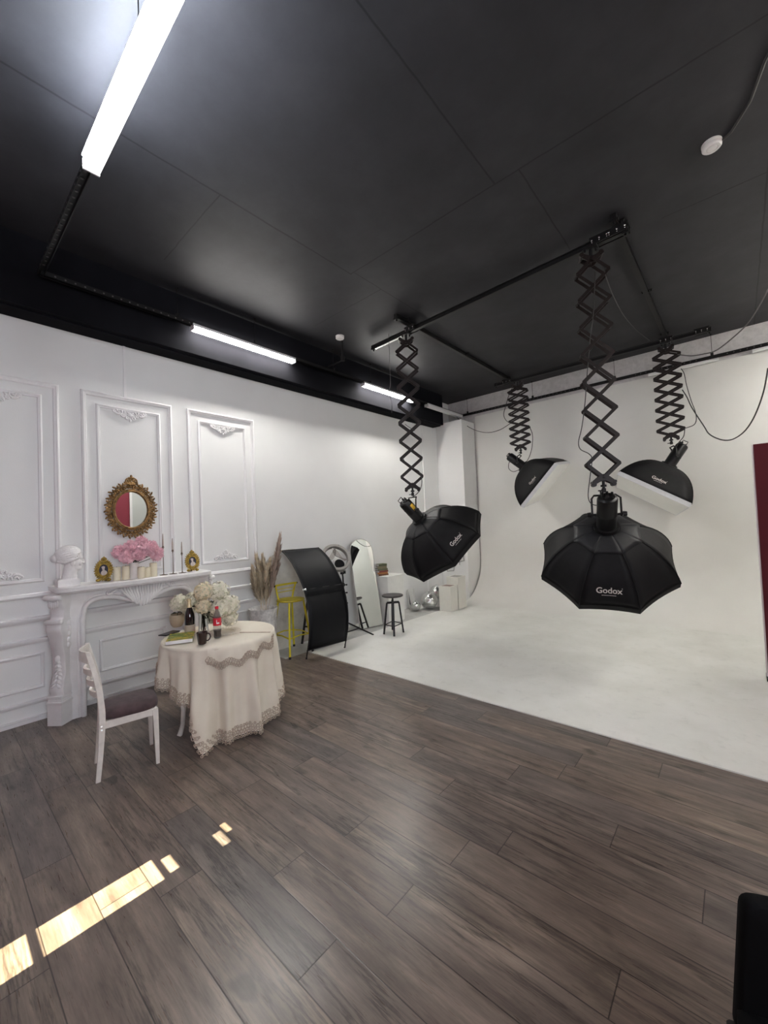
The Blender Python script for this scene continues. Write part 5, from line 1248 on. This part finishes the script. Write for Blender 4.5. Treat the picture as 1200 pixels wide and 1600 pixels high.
#FAR
# ------------------------------------------------------------------ pot of pampas grass
PP = V((-4.71, 2.93, 0))
pt = build('planter', MB().lathe([(0, 0), (0.125, 0), (0.135, 0.02), (0.165, 0.40), (0.178, 0.62), (0.186, 0.655), (0.186, 0.668), (0.172, 0.668), (0.160, 0.60), (0, 0.56)], PP, n=40, jit=lambda t, z: 1 + 0.012 * math.sin(9 * t + 20 * z)), M['pot'], origin=PP)
tag(pt, 'tall grey-white mottled pot standing by the wall with pampas grass', 'pot')
CW = CAM_R.copy(); CW.z = 0; CW.normalize(); CV = V((-CW.y, CW.x, 0))
def plume(base, tip, bend, r0, label, m_, seed):
    r = random.Random(seed); base = V(base); tip = V(tip)
    t = thing('pampas_plume', label, 'dried plant', base, 0, 'pampas plumes in the mottled pot')
    pts = [base.lerp(tip, k / 12) + V(bend) * math.sin(PI * k / 12) * 0.5 for k in range(13)]
    build('stalk', MB().tube(pts, [0.004 - 0.0002 * k for k in range(13)], 6), m_, t)
    mb = MB()
    for i in range(430):
        s = 0.30 + 0.70 * r.random(); k = min(11.999, s * 12); j = int(k); p = pts[j].lerp(pts[j + 1], k - j); d = (pts[j + 1] - pts[j]).normalized()
        a, b, _ = frame_of(d); g = r.uniform(0, 2 * PI); e = a * math.cos(g) + b * math.sin(g)
        wid = r0 * math.sin(PI * min(1, (s - 0.25) / 0.80) ** 0.8) * r.uniform(0.5, 1.15) + 0.008
        q = p + e * wid + d * r.uniform(0.05, 0.13); f = d.cross(e) * r.uniform(0.0025, 0.005); md_ = p.lerp(q, 0.5) + e * wid * 0.18
        mb.add([p - f, p + f, md_ + f * 1.3, q, md_ - f * 1.3], [(0, 1, 2, 3, 4)])
    fl = build('plume', mb, m_, t, ang=80, fixn=False); fl['kind'] = 'stuff'
    return t
def pam(px, py, dd): return at_x(px, py, PP.x + dd)
plume(PP + V((0.0, 0.05, 0.57)), pam(437, 842, 0.10), (0, 0.02, 0), 0.055, 'tallest mauve-beige pampas plume leaning right toward the black panel', M['pampas_pink'], 1)
for i, (px, py, dd, lb, m_) in enumerate(((401, 872, 0.0, 'beige pampas plume at the left of the bunch', 'pampas'), (411, 874, 0.05, 'beige pampas plume left of centre with upright tip', 'pampas'), (421, 880, 0.0, 'beige pampas plume right of centre with rounded tip', 'pampas'),
                                         (395, 893, 0.05, 'short beige pampas plume at far left of the bunch', 'pampas'), (428, 884, 0.05, 'mauve pampas plume standing before the tallest one', 'pampas_pink'), (407, 886, -0.06, 'beige pampas plume at the back by the wall', 'pampas'), (416, 895, 0.09, 'beige pampas plume in the front of the bunch', 'pampas'))):
    plume(PP + V((0.03 * math.cos(i * 2.2), 0.05 * math.sin(i * 2.2), 0.57)), pam(px, py, dd), (0.03 * math.cos(i), 0.05 * math.sin(i * 1.7), 0), 0.052, lb, M[m_], 20 + i)

# ------------------------------------------------------------------ leaning backdrop board, stools behind the black panel
bd = [V((0, y, z)) for y, z in ((0, 0), (0.95, 0), (0.95, 1.05))] + [V((0, 0.95 - 0.475 + 0.475 * math.cos(a), 1.05 + 0.33 * math.sin(a))) for a in [PI * i / 16 for i in range(1, 16)]] + [V((0, 0, 1.05))]
tilt = Matrix.Rotation(math.radians(-3.0), 3, 'Y')
tag(build('backdrop_board', MB().prism([V((-4.91, 3.08, 0.002)) + tilt @ p for p in bd], (0.012, 0, 0)), M['backdrop'], ang=20), 'beige marbled round-topped backdrop board leaning on wall behind yellow stool', 'backdrop')
ys_ = thing('bar_stool', 'yellow metal bar stool with low back, beside the black panel', 'stool', (-4.62, 3.31, 0))
SZ = 0.70; f1 = V((-4.43, 3.12, 0)); f2 = V((-4.86, 3.14, 0)); f3 = V((-4.86, 3.50, 0)); f4 = V((-4.44, 3.50, 0)); sc_ = V((-4.635, 3.31, 0))
build('seat', MB().lathe([(0, SZ), (0.155, SZ), (0.185, SZ + 0.006), (0.190, SZ + 0.016), (0.182, SZ + 0.024), (0, SZ + 0.026)], sc_, n=40), M['yellow_seat'], ys_)['label'] = 'olive yellow round seat'
for p, rear in ((f1, 0), (f2, 1), (f3, 1), (f4, 0)):
    top = sc_ + (p - sc_) * 0.62 + UZ * SZ
    lg = build('leg', MB().tube([top, p + UZ * 0.02], 0.0135, 12), M['yellow'], ys_)
    build('foot_cap', MB().cyl(p + UZ * 0.03, p, 0.0165, n=12), M['rubber'], lg)
def onleg(p, z): q = sc_ + (p - sc_) * 0.62; return q.lerp(p, (SZ - z) / SZ) + UZ * z
for a, b in ((f1, f2), (f2, f3), (f3, f4), (f4, f1)):
    build('foot_rung', MB().tube([onleg(a, 0.245), onleg(a, 0.245).lerp(onleg(b, 0.245), .5) + UZ * 0.018, onleg(b, 0.245)], 0.009, 8), M['yellow'], ys_)
bl, br_ = V((-4.80, 3.19, 0.90)), V((-4.80, 3.515, 0.90))
for g, p in ((0, bl), (1, br_)):
    q = V((-4.755, 3.20 + 0.22 * g, SZ + 0.01)); build('back_post', MB().tube([q, q.lerp(p, 0.5) + V((-0.008, 0, 0)), p], 0.0115, 10), M['yellow'], ys_)
def bow(z, r, over): return MB().tube([bl.lerp(br_, -over + (1 + 2 * over) * i / 10) + V((-0.025 * math.sin(PI * i / 10), 0, z - 0.90)) for i in range(11)], r, 10)
tr_ = build('back_rail', bow(0.905, 0.0135, 0.06), M['yellow'], ys_)
build('rail_plug', MB().sph(bl.lerp(br_, -0.07) + V((0, 0, 0.005)), 0.016, 10, 7).sph(bl.lerp(br_, 1.07) + V((0, 0, 0.005)), 0.014, 10, 7), M['rubber'], tr_)
for z in (0.85, 0.805): build('back_bar', bow(z, 0.005, -0.03), M['yellow'], ys_)
bs_ = thing('bar_stool', 'black metal stool mostly hidden behind the black curved panel', 'stool', (-4.66, 3.86, 0))
for x, y in ((-4.86, 3.64), (-4.50, 3.68), (-4.50, 4.02), (-4.86, 4.02)):
    build('leg', MB().bar(V((x, y, 0)), V((-4.66, 3.84, 0)) + (V((x, y, 0)) - V((-4.66, 3.84, 0))) * 0.62 + UZ * 0.66, 0.024, 0.024), M['black_metal'], bs_, flat=True)
build('seat', MB().lathe([(0, 0.66), (0.17, 0.66), (0.175, 0.675), (0.165, 0.685), (0, 0.685)], (-4.66, 3.84, 0), n=32), M['black_metal'], bs_)
build('rung', MB().bar((-4.82, 3.67, 0.25), (-4.53, 3.71, 0.25), 0.02, 0.014, (0, 0, 1)).bar((-4.53, 3.71, 0.25), (-4.53, 3.98, 0.25), 0.02, 0.014, (0, 0, 1)), M['black_metal'], bs_, flat=True)

# ------------------------------------------------------------------ black curved panel on rods
G1, G2 = V((-4.254, 3.248, 0)), V((-4.171, 3.841, 0)); gd = (G2 - G1).normalized(); gn = V((gd.y, -gd.x, 0))
pl = [(-0.60, 1.375), (-0.52, 1.345), (-0.42, 1.295), (-0.305, 1.22), (-0.20, 1.125), (-0.117, 1.04), (-0.05, 0.955), (0.0, 0.885), (0.04, 0.80), (0.075, 0.71), (0.10, 0.60), (0.108, 0.50), (0.105, 0.40), (0.09, 0.29), (0.06, 0.19), (0.035, 0.115), (0.015, 0.06), (0.0, 0.0)]
gl = thing('curved_panel', 'black fabric panel curved on a rod frame at the edge of white floor', 'light panel', (G1 + G2) / 2)
def gp(i, t): n_, z = pl[i]; return G1.lerp(G2, t) + gn * n_ + UZ * z
for nm, i0, i1 in (('upper_cloth', 0, 8), ('lower_cloth', 7, 15)):
    build(nm, MB().sheet([[gp(i, t / 10) + gn * (0.004 if nm == 'upper_cloth' else 0) + gn * 0.012 * math.sin(t * 1.9 + i) * (0.6 if i in (6, 7, 8) else 0.05) for t in range(11)] for i in range(i0, i1 + 1)]), M['flag_fabric'], gl, solid=0.004, ang=60)
for t, nm in ((0.0, 'near_rod'), (1.0, 'far_rod')):
    rd_ = build('frame_rod', MB().tube([gp(i, t) for i in range(len(pl))], 0.0085, 8), M['black_metal'], gl, ang=60)
    build('foot_cap', MB().cyl(gp(17, t) + UZ * 0.02, gp(17, t), 0.012, n=10), M['rubber'], rd_)
for i in (0, 7, 15): build('cross_rod', MB().tube([gp(i, -0.02), gp(i, 1.02)], 0.0065, 8), M['black_metal'], gl)
for t in (0.0, 1.0): build('joint', MB().cyl(gp(7, t) - gd * 0.025, gp(7, t) + gd * 0.025, 0.016, n=12).sph(gp(7, t) + gn * 0.016, 0.008, 8, 6), M['chrome'] if t == 0 else M['black_metal'], gl)

# ------------------------------------------------------------------ ring light on a stand
rs = V((-4.62, 4.28, 0)); rh = V((-4.60, 4.24, 0.98))
st = thing('light_stand', 'black tripod light stand behind the curved black panel', 'stand', rs)
build('post', MB().tube([rs + UZ * 0.06, rs + UZ * 0.55, rh.lerp(rs + UZ * 0.98, 0.6) - UZ * 0.08, rh], 0.0125, 10), M['black_metal'], st)
for z in (0.50, 0.66, 0.78): build('clamp_knob', MB().cyl(rs + UZ * (z - .02), rs + UZ * (z + .02), 0.02, n=12).cyl(rs + UZ * z, rs + UZ * z + CW * 0.045, 0.009, n=8).sph(rs + UZ * z + CW * 0.045, 0.014, 8, 6), M['black_plastic'], st)
for e in (at_z(584, 992, 0.01), rs + V((-0.16, -0.22, 0.01)), rs + V((-0.22, 0.26, 0.01))):
    hub = rs + UZ * 0.22; lg = build('leg', MB().bar(hub, e, 0.02, 0.012, UZ), M['black_metal'], st, flat=True)
    build('brace', MB().bar(rs + UZ * 0.05, hub.lerp(e, 0.5), 0.012, 0.006, UZ), M['black_metal'], lg, flat=True)
rc = at_x(525.5, 871, -4.58); toc = (CAM_P - rc).normalized()
rn = (toc * math.cos(math.radians(40)) + (CAM_R * 0.50 + CAM_U * 0.84) * math.sin(math.radians(40))).normalized()
ru, rv, _ = frame_of(rn)
rl = thing('ring_light', 'grey ring light tilted upward on the black stand, with clear wrapping', 'ring light', rc)
R_o, R_i = 0.225, 0.178
def ringsec(prof_):
    mb = MB(); L = [[rc + (ru * math.cos(a) + rv * math.sin(a)) * r_ + rn * h for r_, h in prof_] for a in [2 * PI * i / 64 for i in range(64)]]
    n = len(prof_); mb.v = [p for q in L for p in q]
    for i in range(64):
        for j in range(n):
            mb.f.append((i * n + j, i * n + (j + 1) % n, ((i + 1) % 64) * n + (j + 1) % n, ((i + 1) % 64) * n + j))
    return mb
build('housing', ringsec([(R_o, -0.040), (R_o, 0.016), (R_o - 0.006, 0.020), (R_i + 0.006, 0.020), (R_i, 0.016), (R_i, -0.040)]), M['ring_grey'], rl, ang=40)
build('ring_face', ringsec([(R_o - 0.008, 0.018), (R_o - 0.008, 0.024), (R_i + 0.008, 0.024), (R_i + 0.008, 0.018)]), M['ring_face'], rl, ang=40)
for a in (1.15, -0.5, 3.6):
    build('clip', MB().box(rc + (ru * math.cos(a) + rv * math.sin(a)) * (R_o + R_i) / 2, (0.022, 0.022, 0.06)), M['black_plastic'], rl, bevel=0.004)
dn = (-UZ + rn * rn.z).normalized()
build('bracket', MB().bar(rc + dn * 0.19, rh, 0.05, 0.016), M['ring_face'], rl, flat=True, bevel=0.003)
build('mount_head', MB().cyl(rh - UZ * 0.03, rh + UZ * 0.04, 0.03, n=14).cyl(rh, rh + CW * 0.055, 0.02, 0.026, n=12), M['black_plastic'], rl)
build('round_holder', MB().lathe([(0, -0.01), (0.075, -0.01), (0.078, 0.0), (0.075, 0.01), (0, 0.01)], rc + dn * 0.115 + CW * 0.02, rn, 28), M['black_plastic'], rl)
up_ = -dn; sd_ = rn.cross(up_)
for k, (s0, s1) in enumerate(((-0.5, 0.9), (0.55, -0.75))):
    a, b = rc + (up_ * 0.17 + sd_ * s0 * 0.05), rc + (dn * 0.06 + sd_ * s1 * 0.19)
    build('clear_wrap', MB().sheet([[a.lerp(b, i / 10) + sd_ * w_ * 0.035 * (0.3 + math.sin(PI * i / 10)) + rn * 0.02 * math.sin(i * 0.9 + w_ + k) + dn * 0.05 * math.sin(PI * i / 10) for w_ in (-1, -0.4, 0.3, 1)] for i in range(11)]), M['pet'], rl, solid=0.001, ang=60)

# ------------------------------------------------------------------ arched leaning mirror
m0 = at_z(563, 984.5, 0.012); mw = 0.46; mu = V((math.sin(math.radians(12.2)), math.cos(math.radians(12.2)), 0)); m1 = m0 + mu * mw; back = V((-mu.y, mu.x, 0))
if back.x > 0: back = -back
lean = math.radians(10.5); mv = (UZ * math.cos(lean) + back * math.sin(lean)); mn = mu.cross(mv).normalized()
if mn.dot(CAM_P - m0) < 0: mn = -mn
H_ = 1.47; rr_ = mw / 2
def archp(ins, off): 
    c = m0 + mu * rr_ + mv * (H_ - rr_) + mn * off; R = rr_ - ins
    return [m0 + mu * ins + mv * ins + mn * off, m0 + mu * (mw - ins) + mv * ins + mn * off] + [c + mu * R * math.cos(a) + mv * R * math.sin(a) for a in [PI * i / 28 for i in range(29)]]
am = thing('standing_mirror', 'tall arched mirror leaning near the wall, reflecting the round stool', 'mirror', (m0 + m1) / 2)
build('frame', MB().loops([archp(0, -0.02), archp(0, 0.0), archp(0.008, 0.004), archp(0.010, 0.0)], True, False), M['silver_ring'], am, ang=40)
build('mirror_glass', MB().prism(archp(0.010, 0.0005), mn * 0.001), M['mirror'], am, flat=True)
build('back_strut', MB().bar(m0 + mu * rr_ + mv * 1.0 - mn * 0.022, m0 + mu * rr_ + back * 0.32, 0.05, 0.012, mu), M['silver_ring'], am, flat=True)

# ------------------------------------------------------------------ white cabinet and books
cb = thing('cabinet', 'white box cabinet by the left wall with a stack of books', 'cabinet', (-4.74, 5.39, 0))
build('body', MB().bx(-4.98, -4.50, 5.18, 5.60, 0, 0.775), M['cabinet'], cb, flat=True, bevel=0.003)
build('top', MB().bx(-4.985, -4.485, 5.165, 5.615, 0.775, 0.80), M['cabinet'], cb, flat=True, bevel=0.003)
z = 0.801
for i, (h, mt2, a, ln, wd_, lb) in enumerate(((0.030, 'book_brown', 0.1, 0.20, 0.15, 'brown book at the bottom of the stack on the white cabinet'), (0.026, 'book_orange', -0.1, 0.19, 0.14, 'orange book second from the bottom of the cabinet stack'), (0.030, 'book_red', 0.2, 0.20, 0.14, 'reddish book in the middle of the cabinet stack'),
                                             (0.034, 'book_green', 0.0, 0.19, 0.13, 'dark green book under the top of the cabinet stack'), (0.042, 'book_olive', -0.15, 0.17, 0.13, 'thick olive book below the topmost of the cabinet stack'), (0.036, 'book_green', 0.12, 0.17, 0.12, 'topmost green-grey book of the stack on the white cabinet'))):
    c = V((-4.72, 5.27, z)); u = V((math.cos(a + 1.2), math.sin(a + 1.2), 0)); w = V((-u.y, u.x, 0))
    t = thing('book', lb, 'book', c, 0, 'books stacked on the white cabinet')
    slabm = lambda z0, z1, e: MB().prism([c + u * sx * (ln / 2 - e) + w * sy * (wd_ / 2 - e) + UZ * z0 for sx, sy in ((-1, -1), (1, -1), (1, 1), (-1, 1))], UZ * (z1 - z0))
    build('pages', slabm(0.003, h - 0.003, 0.004), M['paper'], t, flat=True)
    build('cover', MB().prism([c + u * sx * ln / 2 + w * sy * wd_ / 2 for sx, sy in ((-1, -1), (1, -1), (1, 1), (-1, 1))], UZ * 0.003).prism([c + u * sx * ln / 2 + w * sy * wd_ / 2 + UZ * (h - 0.003) for sx, sy in ((-1, -1), (1, -1), (1, 1), (-1, 1))], UZ * 0.003).prism([c - w * wd_ / 2 + u * sx * ln / 2 + UZ * q for sx, q in ((-1, 0), (1, 0), (1, h), (-1, h))], -w * 0.003), M[mt2], t, flat=True)
    z += h + 0.0005

# ------------------------------------------------------------------ round black stool
so = V((-4.085, 4.80, 0))
sl_ = thing('round_stool', 'black screw stool with round wooden seat on the white floor', 'stool', so)
build('seat', MB().lathe([(0, 0.565), (0.15, 0.565), (0.163, 0.571), (0.166, 0.582), (0.160, 0.592), (0, 0.594)], so, n=44), M['stool_wood'], sl_)
build('screw', MB().cyl(so + UZ * 0.35, so + UZ * 0.566, 0.015, n=14).cyl(so + UZ * 0.545, so + UZ * 0.566, 0.04, n=16), M['black_metal'], sl_)
feet = [at_z(600, 991, 0.009), at_z(616, 994.5, 0.009), at_z(630.5, 988, 0.009), at_z(613.5, 984, 0.009)]
fc = sum(feet, V((0, 0, 0))) / 4
tops = [V((so.x, so.y, 0)) + (p - fc) * 0.62 + UZ * 0.475 for p in feet]
for p, q in zip(feet, tops): build('leg', MB().bar(p, q, 0.030, 0.022, (q - so).cross(UZ)), M['black_metal'], sl_, flat=True)
build('top_frame', MB().bar(tops[0], tops[2], 0.03, 0.03, UZ).bar(tops[1], tops[3], 0.03, 0.03, UZ), M['black_metal'], sl_, flat=True)
for i in range(4):
    a, b = feet[i].lerp(tops[i], 0.30), feet[(i + 1) % 4].lerp(tops[(i + 1) % 4], 0.30); build('rung', MB().bar(a, b, 0.012, 0.012, UZ), M['black_metal'], sl_, flat=True)

# ------------------------------------------------------------------ mirror balls, empty frame, white cubes
def disco(c, r, label, seed):
    q = random.Random(seed); mb = MB(); c = V(c); nb = max(10, int(PI * r / 0.020))
    for i in range(nb):
        p0, p1 = PI * i / nb, PI * (i + 1) / nb; pm = (p0 + p1) / 2; nl = max(3, int(2 * PI * r * math.sin(pm) / 0.020))
        for j in range(nl):
            t0, t1 = 2 * PI * (j + 0.06) / nl, 2 * PI * (j + 0.94) / nl
            S_ = lambda p, t: V((math.sin(p) * math.cos(t), math.sin(p) * math.sin(t), math.cos(p)))
            d0 = (p1 - p0) * 0.06; tl = V((q.uniform(-1, 1), q.uniform(-1, 1), q.uniform(-1, 1))) * 0.02 * r
            k = [S_(p0 + d0, t0), S_(p1 - d0, t0), S_(p1 - d0, t1), S_(p0 + d0, t1)]
            mb.add([c + p * r * (1.004 + 0.006 * q.uniform(-1, 1)) for p in k], [(0, 1, 2, 3)])
    t = thing('mirror_ball', label, 'mirror ball', (c.x, c.y, c.z - r), 0, 'mirror balls by the wall')
    build('tiles', mb, M['tile_mirror'], t, flat=True, fixn=False)
    build('core', MB().sph(c, r * 0.985, 32, 20), M['silver_ring'], t)
    build('hanging_loop', MB().cyl(c + UZ * (r - 0.005), c + UZ * (r + 0.012), 0.016, n=12), M['chrome'], t)
disco((-4.71, 6.20, 0.10), 0.098, 'small mirror ball on the floor in front of the empty white frame', 1)
disco((-4.60, 6.50, 0.165), 0.163, 'largest mirror ball, on the floor left of the white cubes', 2)
disco((-4.66, 6.86, 0.26), 0.150, 'mirror ball half hidden behind the shorter white cube', 3)
tag(build('ball_stand', MB().lathe([(0.10, 0), (0.105, 0), (0.095, 0.13), (0.09, 0.13), (0.10, 0)], (-4.66, 6.86, 0), n=24), M['cabinet']), 'low white ring stand under the hidden mirror ball', 'stand')
q0 = V((-4.93, 6.30, 0.003)); mb = MB(); fu = UY; fv = V((-0.10, 0, 1)).normalized()
for a, b in (((0, 0), (0, .37)), ((0.20, 0), (0.20, .37)), ((0, 0.37), (0.20, .37)), ((0, 0), (0.20, 0))): mb.bar(q0 + fu * a[0] + fv * a[1], q0 + fu * b[0] + fv * b[1], 0.014, 0.012, fu if a[0] == b[0] else fv)
t = thing('picture_frame', 'thin empty white frame leaning on wall behind the small mirror ball', 'frame', q0)
build('frame_bars', mb, M['cabinet'], t, flat=True)
build('back_sheet', MB().prism([q0 + fu * a + fv * b - V((0.006, 0, 0)) for a, b in ((0, 0), (0.20, 0), (0.20, 0.37), (0, 0.37))], (-0.002, 0, 0)), M['cabinet'], t, flat=True)
build('dark_edge', MB().prism([q0 + fu * a + fv * b + V((0.007, 0, 0)) for a, b in ((0.01, 0.10), (0.035, 0.02), (0.05, 0.02), (0.012, 0.34))], (0.001, 0, 0)), M['portrait_bg'], t, flat=True)
def cube(x0, x1, y0, y1, h, mt2, label):
    t = thing('display_cube', label, 'display cube', ((x0 + x1) / 2, (y0 + y1) / 2, 0.008), 0, 'white display cubes')
    e = 0.025
    build('body', MB().loops([[V((x0, y0, .008)), V((x1, y0, .008)), V((x1, y1, .008)), V((x0, y1, .008))], [V((x0, y0, h)), V((x1, y0, h)), V((x1, y1, h)), V((x0, y1, h))], [V((x0 + e, y0 + e, h)), V((x1 - e, y0 + e, h)), V((x1 - e, y1 - e, h)), V((x0 + e, y1 - e, h))], [V((x0 + e, y0 + e, h - .02)), V((x1 - e, y0 + e, h - .02)), V((x1 - e, y1 - e, h - .02)), V((x0 + e, y1 - e, h - .02))]]), M['cube'], t, flat=True)
    build('worn_top', MB().bx(x0 + e, x1 - e, y0 + e, y1 - e, h - .0195, h - .004), M[mt2], t, flat=True)
cube(-4.335, -4.08, 6.46, 6.70, 0.475, 'cube_top', 'shorter cream-white display cube with worn brown top')
cube(-4.335, -4.08, 6.74, 7.02, 0.615, 'cube_top_grey', 'taller cream-white display cube with worn grey top')
def hookrack(pix, label):
    pts = [at_y(px, py, 7.60) for px, py in pix]; n = len(pts); mb = MB().tube(pts, 0.011, 8, closed=True)
    for p in (pts[0], pts[1]): mb.cyl(p, V((p.x, 7.62, p.z)), 0.009, n=8)
    cpt = sum(pts, V((0, 0, 0))) / n; mb.cyl(cpt + UZ * 0.03, cpt - UZ * 0.12, 0.008, n=8) if len(pix) > 4 else None
    tag(build('wall_bracket', mb, M['silver_ring']), label, 'bracket', 'wire brackets on the corner pier')
hookrack([(711, 869), (724, 868.5), (725, 876), (718, 878), (711, 878)], 'upper white wire bracket on the corner pier, by the back wall')
hookrack([(698, 884), (710, 883.5), (709, 891.5), (699, 892.5)], 'lower white wire bracket on the corner pier, below the left softbox')

# ------------------------------------------------------------------ red flat at right, black seat at the near right corner
rp = thing('red_flat', 'tall dark red stage flat with pale edge standing at far right', 'stage flat', (0.8, 5.5, 0))
build('red_face', MB().bx(0.150, 1.5, 5.49, 5.50, 0.03, 2.34), M['red'], rp, flat=True)
build('pale_core', MB().bx(0.136, 1.5, 5.50, 5.53, 0.03, 2.34), M['white_edge'], rp, flat=True)['label'] = 'pale edge of the flat'
for x in (0.20, 1.4): build('foot', MB().bx(x - 0.065, x + 0.04, 5.42, 5.62, 0.008, 0.035), M['black_metal'], rp, flat=True)
dc_ = thing('armchair', 'black upholstered chair corner at the bottom right edge', 'chair', (0.22, 1.15, 0))
tl = at_z(1157, 1397, 0.66); bl2 = at_z(1147, 1610, 0.30)
def padded(c0, c1, c2, c3, th):
    n = (c1 - c0).cross(c3 - c0).normalized(); L = []
    for e, h in ((0.012, -th / 2), (0.0, -th / 2 + 0.012), (0.0, th / 2 - 0.012), (0.012, th / 2)):
        cc = (c0 + c1 + c2 + c3) / 4; ring = []
        cs = [c0, c1, c2, c3]
        for i in range(4):
            p, q, r_ = cs[i - 1], cs[i], cs[(i + 1) % 4]
            for k in range(5):
                t = k / 4; a = q + (p - q).normalized() * 0.03; b = q + (r_ - q).normalized() * 0.03
                pt_ = a * (1 - t) ** 2 + q * 2 * t * (1 - t) + b * t * t
                ring.append(pt_ + (cc - pt_).normalized() * e + n * h)
        L.append(ring)
    return MB().loops(L)
ax_ = V((0.93, 0.37, 0)).normalized()
c0 = tl; c1 = tl + ax_ * 0.5; c3 = V((bl2.x, bl2.y, 0.30)); c3 = tl + (bl2 - tl); c2 = c3 + ax_ * 0.5
build('backrest', padded(c3, c2, c1, c0, 0.05), M['leather'], dc_, ang=50)
sb2 = c3 + V((0.02, 0, 0.0))
build('seat', padded(c3 + UZ * .04, c2 + UZ * .04, c2 + UZ * .04 + V((0.18, -0.42, 0)), c3 + UZ * .04 + V((0.18, -0.42, 0)), 0.08), M['leather'], dc_, ang=50)
for p in (c3, c2, c2 + V((0.17, -0.40, 0)), c3 + V((0.17, -0.40, 0))): build('leg', MB().tube([V((p.x, p.y, 0.31)), V((p.x, p.y, 0))], 0.016, 10), M['black_metal'], dc_)
